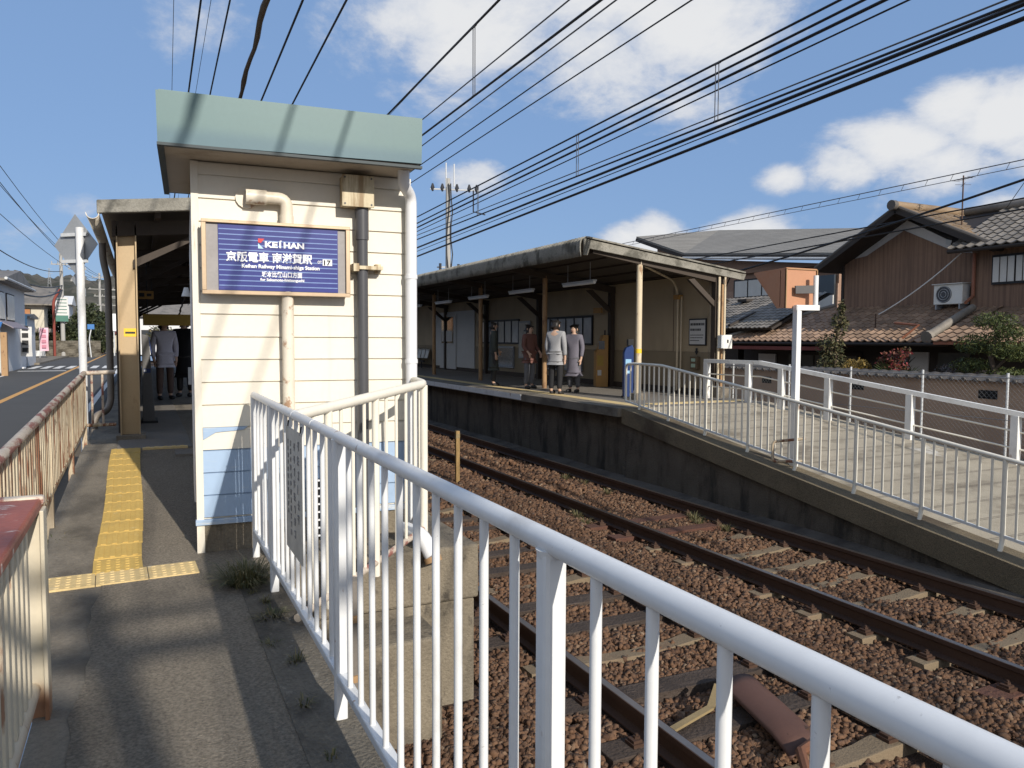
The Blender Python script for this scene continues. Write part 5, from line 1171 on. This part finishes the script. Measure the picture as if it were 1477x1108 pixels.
# ================================================================== POLES AND WIRES
up_ = wthing('power_pole', 'tall concrete power pole with crossarms and a transformer beyond the far shelter roof', 'utility pole', (20, 52.6, -.9))
MB().tube([(20,52.6,-.9),(20,52.6,13.0)], [.24,.16], 12).build('pole', m_poleg, up_, True)
MB().tube([(19.85,52.6,12.4),(19.85,52.6,14.1)], .05, 8).tube([(20.35,52.3,12.4),(20.35,52.3,14.0)], .05, 8).build('top_rods', m_greyl, up_)
MB().bar((18.9,53.3,12.3),(21.9,51.4,12.1), .1, .1).bar((19.3,53,6.7),(20.9,52,6.7), .1, .1).build('crossarm', m_greyl, up_)
for t in (.05,.25,.55,.8,.95):
    p = Vector((18.9,53.3,12.4)).lerp(Vector((21.9,51.4,12.2)), t); MB().tube([p-Vector((0,0,.25)), p, p+Vector((0,0,.3))], [.06,.16,.06], 8).build('insulator', m_ins, up_, True)
for x in (19.4,20.2,20.8): MB().tube([(x,52.6,6.5),(x,52.6,6.95)], .1, 8).build('insulator', m_ins, up_, True)
MB().tube([(20.75,52.2,3.9),(20.75,52.2,5.0)], .30, 12).build('transformer', m_greyl, up_, True)
MB().bar((19.6,52.7,3.8),(22.6,51.2,3.8), .08, .08).build('transformer_arm', m_greyl, up_); mb = MB()
for k in range(9): mb.tube([(19.9+.12*math.sin(k), 52.35, 3.6+k*1.0),(19.9+.12*math.sin(k+1), 52.35, 4.6+k*1.0)], .04, 5).tube([(20.15+.08*math.sin(k*2), 52.3, 3.6+k*1.0),(20.15+.08*math.sin(k*2+2), 52.3, 4.6+k*1.0)], .045, 5)
mb.tube([(21.5,51.5,12.1),(21.5,51.5,10.6),(22.3,51.2,10.4)], .05, 6).tube([(20.9,52,5.2),(21.6,51.6,4.6),(22.1,51.4,3.9)], .07, 6); mb.build('cables', m_cable, up_)
# unseen pole added behind the camera to cast soft shadows across the walkway
pb = wthing('utility_pole', 'concrete utility pole added behind the viewpoint to shade the walkway', 'utility pole', (1.62, -9, -.5))
MB().tube([(1.62,-9,-.5),(1.62,-9,6.95)], [.14,.09], 12).build('pole', m_poleg, pb, True)
MB().bar((.7,-9.1,6.48),(3.0,-9.1,6.48), .09, .10).bar((1.2,-9.1,6.75),(2.7,-9.1,6.75), .06, .06).build('crossarm', m_greyl, pb)
MB().tube([(1.24,-9.1,5.1),(1.24,-9.1,6.2)], .27, 14).build('transformer', m_greyl, pb, True)  # both cans added and sized to darken the near left of the walkway
MB().tube([(.64,-9.1,5.0),(.64,-9.1,6.2)], .29, 14).build('transformer', m_greyl, pb, True)
MB().bar((.4,-9,4.95),(2.0,-9,4.95), .08, .08).build('transformer_arm', m_greyl, pb)

def wire(label, p, q, r, sag=0., mat=None, name='overhead_wire', group=None, n=14):
    p = Vector(p); q = Vector(q); pts = []
    for i in range(n+1):
        t = i/n; v = p.lerp(q, t); v.z -= sag*4*t*(1-t); pts.append(v)
    return tag(MB().tube(pts, r, 6).build(name, mat or m_cable, None, True), label, 'wire', group)
def ywire(label, X, z0, s, r, ya=-12, yb=60, mat=None, curve=0., **k):
    return wire(label, (X, ya, z0+s*ya), (X, yb, z0+s*yb), r, curve, mat, **k)
ywire('leftmost thick black wire above the booth roof', .8, 7.10, -.0982, .014, -12, 34)
ywire('hair thin wire just beside the leftmost thick wire above the booth', .95, 7.05, -.079, .004, -12, 34)
ywire('second black wire from the left above the booth roof', 1.1, 6.67, -.0816, .012, -12, 34)
ywire('fourth black wire from the left above the booth, right of the taped cable', 1.7, 5.78, -.0556, .014, -12, 40)
ywire('fifth black wire above the booth, reaching the middle of the fascia', 2.0, 5.54, -.0615, .013, -12, 40)
wire('hair thin wire rising almost upright at the far left above the booth', (.9, 30, 4.3), (.35, -6, 14.9), .006, .0, m_steelw)
# taped cable, lumpy
pts = []; rs = []
for i in range(140):
    y = -12+i*.32; pts.append((1.3+.012*math.sin(i*1.3), y, 6.23-.1185*y+.012*math.cos(i*1.7))); rs.append(.022+.012*random.random()*(1 if i % 3 else 1.7))
tag(MB().tube(pts, rs, 7).build('taped_cable', m_cablebr, None, True), 'lumpy brown taped cable running over the middle of the booth roof', 'cable')
ywire('messenger wire of the nearer track with hangers below it', 3.63, 5.50, -.0328, .015, -12, 60)
ywire('contact wire of the nearer track below its messenger wire', 3.63, 4.486, -.0102, .013, -12, 60)
ywire('fine wire between the messenger and contact wire of the nearer track', 3.2, 4.33, -.0110, .007, -12, 60, m_steelw)
ywire('thin grey wire just right of the nearer contact wire', 3.9, 4.667, -.0202, .008, -12, 60, m_steelw)
ywire('left one of the two thin wires over the gap between the tracks', 4.9, 5.209, -.0251, .009, -12, 60)
ywire('right one of the two thin wires over the gap between the tracks', 5.3, 5.233, -.0226, .009, -12, 60)
ywire('messenger wire of the farther track, topmost of its bundle', 6.5, 5.108, -.0227, .014, -12, 60)
ywire('second wire of the bundle over the farther track', 6.6, 5.062, -.0260, .015, -12, 60)
ywire('third and thickest wire of the bundle over the farther track', 6.8, 5.067, -.0265, .018, -12, 60)
ywire('contact wire of the farther track at the lower ends of the hangers', 6.5, 4.309, -.0113, .013, -12, 60)
ywire('thin clipped wire just above the farther contact wire', 6.9, 4.526, -.0079, .009, -12, 60, m_steelw)
ywire('upper one of the two heavy cables along the far shelter roof', 8.2, 5.061, -.0230, .025, -12, 60)
ywire('lower one of the two heavy cables along the far shelter roof', 8.2, 4.95, -.0300, .025, -12, 60)
ywire('barely visible wire crossing the clouds in the upper middle', 3.0, 4.9, -.045, .003, -12, 30, m_steelw)
for i, (X, y, zt_, zb_) in enumerate(((3.63,8.65,5.21,4.40),(6.5,7.71,4.93,4.225),(6.5,11.12,4.855,4.185),(6.5,15.29,4.76,4.14))):
    m_ = MB().tube([(X,y,zt_+.02),(X,y,zb_-.01)], .006, 5).tube([(X,y+.06,zt_),(X,y+.06,zb_)], .006, 5).tube([(X,y-.03,zt_),(X,y+.09,zt_)], .016, 6).tube([(X,y-.02,zb_),(X,y+.08,zb_)], .014, 6)
    tag(m_.build('wire_hanger', m_steelw), ('looped wire hanger over the nearer track against the cloud','nearest wire hanger over the farther track','middle wire hanger over the farther track','farthest wire hanger, close to the tall power pole')[i], 'wire hanger', 'overhead wire hangers')
ywire('clipped support wire just under the third bundle wire of the farther track', 6.85, 4.98, -.0262, .010, -12, 60)
ywire('thin companion wire riding along the lower heavy cable', 8.15, 5.0, -.0262, .009, -12, 60)
# spiral support wire behind
mb = MB(); mb.tube([(14.5,-4,4.90),(14.5,12,4.775),(14.5,30,4.65)], .010, 6); mb.tube([(14.5,-4,4.76),(14.5,12,4.66),(14.5,30,4.58)], .007, 6)
for i in range(60): y = -3+i*.55; mb.tube([(14.5,y,4.885-.0073*(y+4)),(14.5,y+.06,4.745-.0052*(y+4))], .006, 4)
tag(mb.build('ladder_wire', m_steelw), 'thin twin wire with small rungs crossing the sky above the timber house', 'wire')
wire('thick black cable sagging from the shelter corner past the house gable', (11.9,13.75,2.98), (12.0,1.0,5.15), .020, .16)
wire('upper straight cable from the shelter end across the house roof', (12.0,16.5,3.40), (12.0,0,3.86), .012, .0)
wire('lower straight cable from the shelter end across the house roof', (12.0,16.5,3.21), (12.0,0,3.72), .014, .0)
tag(MB().tube(bend([(11.75,13.3,2.92),(11.95,13.6,3.0),(12.05,13.9,2.75),(12.0,13.9,2.45),(11.85,13.6,2.40)], .2), .018, 6).build('cable_loop', m_cable, None, True), 'black cable loop hanging at the corner of the far shelter roof', 'cable')
wire('twisted white service cable from the gable corner down to the tiled roof', (20.6,14.05,4.05), (19.5,15.9,2.28), .017, .12, m_rope)
tag(MB().tube([(19.45,15.95,1.85),(19.45,15.95,2.30)], .02, 6).build('cable_stand', m_rail), 'thin rusty stand holding the end of the white service cable', 'cable stand')
wire('thin wire dropping steeply to the right hand roof from the upper right', (20.5,12.9,5.0), (14.5,6.0,8.2), .009, .0)

# ================================================================== LEFT BACKGROUND
def house(name, label, x0, x1, y0, y1, h, roofh, mw_, mr_, wins=(), eave=.4, ridge='x', z=-.27):
    r = wthing(name, label, 'house', ((x0+x1)/2, (y0+y1)/2, z))
    MB().box(x0, x1, y0, y1, z, z+h).build('wall', mw_, r)
    a, b, c, d = x0-eave, x1+eave, y0-eave, y1+eave
    if ridge == 'x': MB().prism([(a,c,z+h),(a,(c+d)/2,z+h+roofh),(a,d,z+h),(a,d,z+h-.12),(a,c,z+h-.12)], (b-a,0,0)).build('roof', mr_, r)
    else: MB().prism([(a,c,z+h),((a+b)/2,c,z+h+roofh),(b,c,z+h),(b,c,z+h-.12),(a,c,z+h-.12)], (0,d-c,0)).build('roof', mr_, r)
    for (face, u0, u1, v0, v1, mt) in wins:
        if face == 'f': w = MB().box(u0-.06, u1+.06, y0-.05, y0-.005, z+v0-.06, z+v1+.06).build('window', m_eave, r); MB().box(u0, u1, y0-.06, y0-.051, z+v0, z+v1).build('pane', mt, w)
        else: w = MB().box(x1+.005, x1+.05, u0-.06, u1+.06, z+v0-.06, z+v1+.06).build('window', m_eave, r); MB().box(x1+.051, x1+.06, u0, u1, z+v0, z+v1).build('pane', mt, w)
    return r
m_wht = M('white_stucco', (.62, .62, .62), .8, .05, 1)
h1 = house('white_house', 'white two storey shop house with curtained windows at the far left edge', -13, -6.25, 44, 54, 4.6, .75, m_wht, m_tileg, (('r',44.6,46.2,2.7,4.0,m_curt),('r',47,49.5,2.7,4.0,m_curt),('f',-7.4,-6.5,2.7,4.0,m_curt),('f',-7.6,-6.5,.4,1.6,m_glass)), .45)
MB().tube([(-6.15,43.85,-.2),(-6.15,43.85,4.3)], .05, 8).tube([(-5.75,43.5,4.32),(-5.75,54.5,4.32)], .07, 8).build('gutter', m_greyl, h1, True)
MB().prism([(-8,43.9,2.2),(-6.0,43.9,2.2),(-6.0,43.0,1.85),(-8,43.0,1.85)], (0,0,.06)).build('awning', m_bluew, h1)
MB().prism([(-6.2,44.2,2.3),(-5.6,44.2,1.95),(-5.6,50,1.95),(-6.2,50,2.3)], (0,0,.05)).build('porch_roof', M('grey_purple_sheet', (.25,.22,.25), .6), h1)
MB().box(-7.0,-6.3,43.2,43.3,2.4,3.0).build('sign_board', M('cream_sign', (.7,.63,.4), .6), h1)
tag(MB().box(-5.85,-5.60,42.0,42.3,-.27,1.75).build('gate_pillar', m_postr), 'brown gate pillar at the left edge beside the pavement', 'pillar')
house('white_annex', 'small pale annex with blue shutters beside the white shop house', -7.6, -6.4, 56, 60, 3.1, .2, m_wht, m_tileg, (('f',-7.4,-6.7,.6,2.4,m_teall),), .2)
house('tile_roof_house', 'old house with dark tiled roof and orange shutters behind the hedge', -13.5, -8.2, 84, 93, 4.9, 1.9, m_wallp, m_tileg, (('f',-10.6,-9.3,2.9,4.4,m_cedar),('f',-12.6,-11.2,2.9,4.4,m_cedar)), .8)
MB().box(-14.3,-7.4,83,84.2,2.0,2.35).build('lower_eave', m_tileg, bpy.data.objects['tile_roof_house'])
house('white_far_house', 'tiny white house halfway up towards the hill', -16, -11, 150, 158, 7.5, 1.5, m_wht, m_wht, (), .5)
for i, (x, y, h, mt, lb) in enumerate(((-6.9,55,2.9,m_teall,'blue upright shop banner beside the white annex'),(-7.6,74,2.3,m_pink,'pink and white shop banner in front of the hedge'),(-6.35,52,2.1,m_noti,'grey white upright banner near the road edge'))):
    b = thing('shop_banner', lb, 'banner', (x, y, -.27), R(-8), 'upright shop banners'); MB().tube([(0,0,0),(0,0,h+.35)], .02, 6).build('pole', m_greyl, b)
    MB().grid(lambda u, v, h=h: (.03+u*.62, .05*math.sin(v*6+u*2), .7+v*(h-.4)), 4, 10).build('cloth', mt, b, True); q_ = MB()
    for k in range(4): q_.box(.18, .5, -.10, -.085, .95+k*.42, 1.2+k*.42)
    q_.build('writing', (m_pinkink if mt is m_pink else m_txtw if mt is m_teall else m_ink), b)
    MB().box(-.25,.25,-.2,.2,0,.1).build('foot', m_txtw, b)
r = wthing('stone_wall', 'dark boulder wall with shrubs below the old tiled house', 'wall', (-7, 84, -.27)); MB().grid(lambda u, v: (-13+u*9.5, 82-.4*math.sin(v*1.5)+.15*math.sin(u*40)*math.sin(v*9), -.3+v*1.55), 60, 8).box(-13,-3.6,81.9,84,-.3,1.1).build('stones', m_stonew, r)
tag(MB().box(-8.8,-7.9,81,81.2,-.25,.35).build('street_notice', m_noti), 'small pale board standing before the boulder wall', 'board')
def tree(name, label, x, y, blobs, n, size, mat, trunk_h, group=None):
    t = wthing(name, label, 'tree', (x, y, -.3), group); leaves([((x+a, y+b, c), rr_) for (a,b,c), rr_ in blobs], n, size, mat, 'crown', t)
    m_ = MB().tube([(x,y,-.4),(x+.05,y,trunk_h*.5),(x,y,trunk_h)], [.22,.16,.06], 8)
    for k in range(5): a = random.uniform(0, 6.28); m_.tube([(x,y,trunk_h*.45+k*.25),(x+math.cos(a)*1.0,y+math.sin(a)*1.0,trunk_h*.7+k*.35)], [.07,.02], 5)
    m_.build('trunk', m_bark, t, True)
tree('garden_tree', 'dark evergreen right of the green sign board', -5.2, 90, [((0,0,2.6),(1.9,1.9,1.5)),((-1.4,.5,1.9),(1.2,1.2,1.1)),((.3,0,4.0),(1.2,1.2,1.2))], 2600, .17, m_leafd, 4.2)
tree('garden_tree', 'dark bushy tree between the tiled house and the sign pole', -7.3, 88, [((0,0,2.4),(1.5,1.4,1.2)),((-.8,0,3.4),(1.0,1,1.0)),((.9,0,1.6),(1.0,1,.8))], 2200, .17, m_leafd, 3.4)
tree('garden_tree', 'round dark tree just right of the warning sign pole', -4.0, 96, [((0,0,2.0),(1.4,1.4,1.7)),((.4,0,3.6),(1.0,1,.9)),((0,0,.8),(1.3,1.2,.9))], 2400, .16, m_leafd, 3.0)
tree('garden_tree', 'low olive shrubbery under the old tiled house', -9.6, 83.4, [((0,0,1.8),(1.6,.8,.8)),((2.0,0,1.5),(1.4,.7,.6)),((-1.8,0,1.7),(1.2,.7,.7))], 2200, .13, m_leaf, 1.4)
def upole(label, x, y, h, arms, r=.17, tr=False):
    p = wthing('utility_pole', label, 'utility pole', (x, y, -.27)); MB().tube([(x,y,-.4),(x,y,h)], [r, r*.7], 10).build('pole', m_poleg, p, True)
    m_ = MB()
    for z, w in arms:
        m_.bar((x-w/2,y-.1,z),(x+w/2,y-.1,z), .09, .09)
        for t in (-.45,-.15,.2,.45): m_.tube([(x+w*t,y-.1,z),(x+w*t,y-.1,z+.28)], [.07,.03], 6)
    m_.build('crossarms', m_poleg, p)
    if tr: MB().tube([(x+.5,y,h*.62),(x+.5,y,h*.62+.9)], .28, 10).build('transformer', m_greyl, p, True)
upole('concrete pole carrying the green and white sign board', -6.55, 82, 9.2, ((8.2,1.6),), .2, False)
upole('grey pole directly behind the green sign board pole', -6.4, 100, 10.0, ((9.2,1.8),(7.9,1.4)), .2, True)
upole('slim grey pole left of the warning sign pole, before the hill', -5.0, 118, 10.2, ((9.6,1.8),), .2)
upole('far pole with many crossarms near the shelter post', -4.6, 128, 9.2, ((8.6,4.6),(7.6,3.2),(6.3,3.0)), .2, True)
upole('distant pole with two arms close to the shelter post', -2.7, 122, 8.8, ((8.2,2.4),(7.1,2.2)), .2)
upole('tall pole cut by the left edge with crossarms high up', -7.35, 38.5, 12.5, ((11.3,1.9),(9.6,2.6),(8.0,2.4)), .19, True)
sb = wthing('sign_board', 'tall white and green sign board on the concrete pole', 'sign', (-6.6, 81.6, 3)); MB().box(-7.05,-6.05,81.5,81.6,3.0,5.2).build('panel', m_noti, sb); MB().box(-7.05,-6.05,81.48,81.499,3.0,3.55).build('green_panel', m_greensign, sb); mb = MB()
for k in range(5): mb.box(-6.95,-6.15,81.485,81.499,3.75+k*.30,3.82+k*.30)
mb.build('writing', m_greensign, sb)
rp = wthing('red_pole', 'rust red pole bent at the top in front of the boulder wall', 'pole', (-7.15, 81, -.27)); MB().tube(bend([(-7.15,81,-.3),(-7.15,81,4.9),(-6.6,81.2,5.9)], .4), .11, 8).build('shaft', m_redpole, rp, True)
rs2 = wthing('road_sign', 'small blue road sign on a curved pole behind the warning sign pole', 'road sign', (-4.35, 80, -.27)); MB().tube(bend([(-4.2,80,-.3),(-4.35,80,1.4),(-4.1,80,2.6)], .4), .05, 7).build('pole', m_greyl, rs2, True); MB().box(-4.45,-3.9,79.9,79.95,2.3,2.75).build('plate', m_bluew, rs2)
bs = wthing('white_sign', 'white sign panel on a post at the far end of the road', 'sign', (-2.55, 86, -.27)); MB().box(-2.75,-2.3,85.9,86,2.2,3.9).build('panel', m_txtw, bs); MB().tube([(-2.5,86.1,-.3),(-2.5,86.1,3.9)], .06, 8).build('post', m_greyl, bs)
house('pale_shed', 'pale low building at the end of the road beside the shelter post', -4.0, -1.6, 104, 110, 2.4, .5, m_wallp, m_awn, (), .3)
house('end_house', 'pale house glimpsed through the end of the shelter passage', -1.0, 6.0, 92, 100, 4.2, 1.6, m_wht, m_tileg, (('f',0.0,1.2,1.2,2.6,m_glass),('f',2.2,3.6,1.2,2.6,m_glass)), .5)
tree('garden_tree', 'leafy tree glimpsed through the end of the shelter passage', 1.6, 80, [((0,0,1.9),(1.2,1,1.0)),((.8,0,1.3),(.8,.8,.7))], 900, .13, m_leaf, 1.8)
# pylons on the ridge
for i, (x, y, z, h) in enumerate(((-228,1560,108,34),(-150,1640,98,30),(-300,1500,118,34))):
    t = thing('pylon', ('lattice pylon on the ridge, tallest of the three','lattice pylon on the ridge nearest the warning sign','lattice pylon on the ridge at the left edge')[i], 'pylon', (x, y, z), 0, 'pylons on the ridge'); m_ = MB()
    for sx in (-1,1):
        for sy in (-1,1): m_.bar((sx*3,sy*3,-10),(sx*.5,sy*.5,h), .35, .35)
    for k in range(6): z0_ = k*h/6; w_ = 3-2.5*k/6; m_.bar((-w_,-w_,z0_),(w_*.9,-w_,z0_+h/6), .25,.25).bar((w_,-w_,z0_),(-w_*.9,-w_,z0_+h/6), .25,.25)
    m_.build('lattice', m_grey, t); m_ = MB()
    for z_, w_ in ((h*.7,6),(h*.83,5),(h*.96,4)): m_.bar((-w_,0,z_),(w_,0,z_), .4,.4)
    m_.build('arms', m_grey, t)
# street wires
for i, (p, q, r, sg_, lb) in enumerate((((-7.9,38.5,11.6),(-5.2,118,9.8),.02,1.2,'uppermost street wire from the left edge pole'),((-7.0,38.5,11.6),(-4.8,118,9.8),.02,1.3,'second street wire from the left edge pole'),((-8.2,38.5,9.9),(-5.0,118,9.3),.02,1.3,'third street wire from the left edge pole'),((-6.5,38.5,9.9),(-4.6,118,9.3),.02,1.4,'fourth street wire from the left edge pole'),
                                ((-6.9,38.5,5.6),(-6.5,82,6.3),.05,.9,'upper thick street cable sagging to the sign board pole'),((-7.0,38.5,5.1),(-6.5,82,5.9),.06,1.2,'lower thick street cable sagging to the sign board pole'),((-7.4,38.5,7.0),(-6.5,82,7.6),.03,.9,'thin street cable above the thick ones'),
                                ((-6.4,100,9.4),(-4.6,128,8.7),.02,.5,'far street wire between two distant poles'))):
    wire(lb, p, q, r, sg_, m_cable)
# distant tree line and houses beyond the right hand houses so that no bare ground shows
for i, (x, y, s_) in enumerate(((34,62,3.2),(44,52,3.5),(26,78,3.0))):
    tree('distant_tree', ('distant evergreen far behind the apartment house','distant evergreen far right behind the houses','distant evergreen beyond the end of the far platform')[i], x, y, [((0,0,s_),(2.6,2.6,s_*.75)),((1.6,1,s_*.7),(2,2,1.6))], 1500, .3, m_leafd, s_)
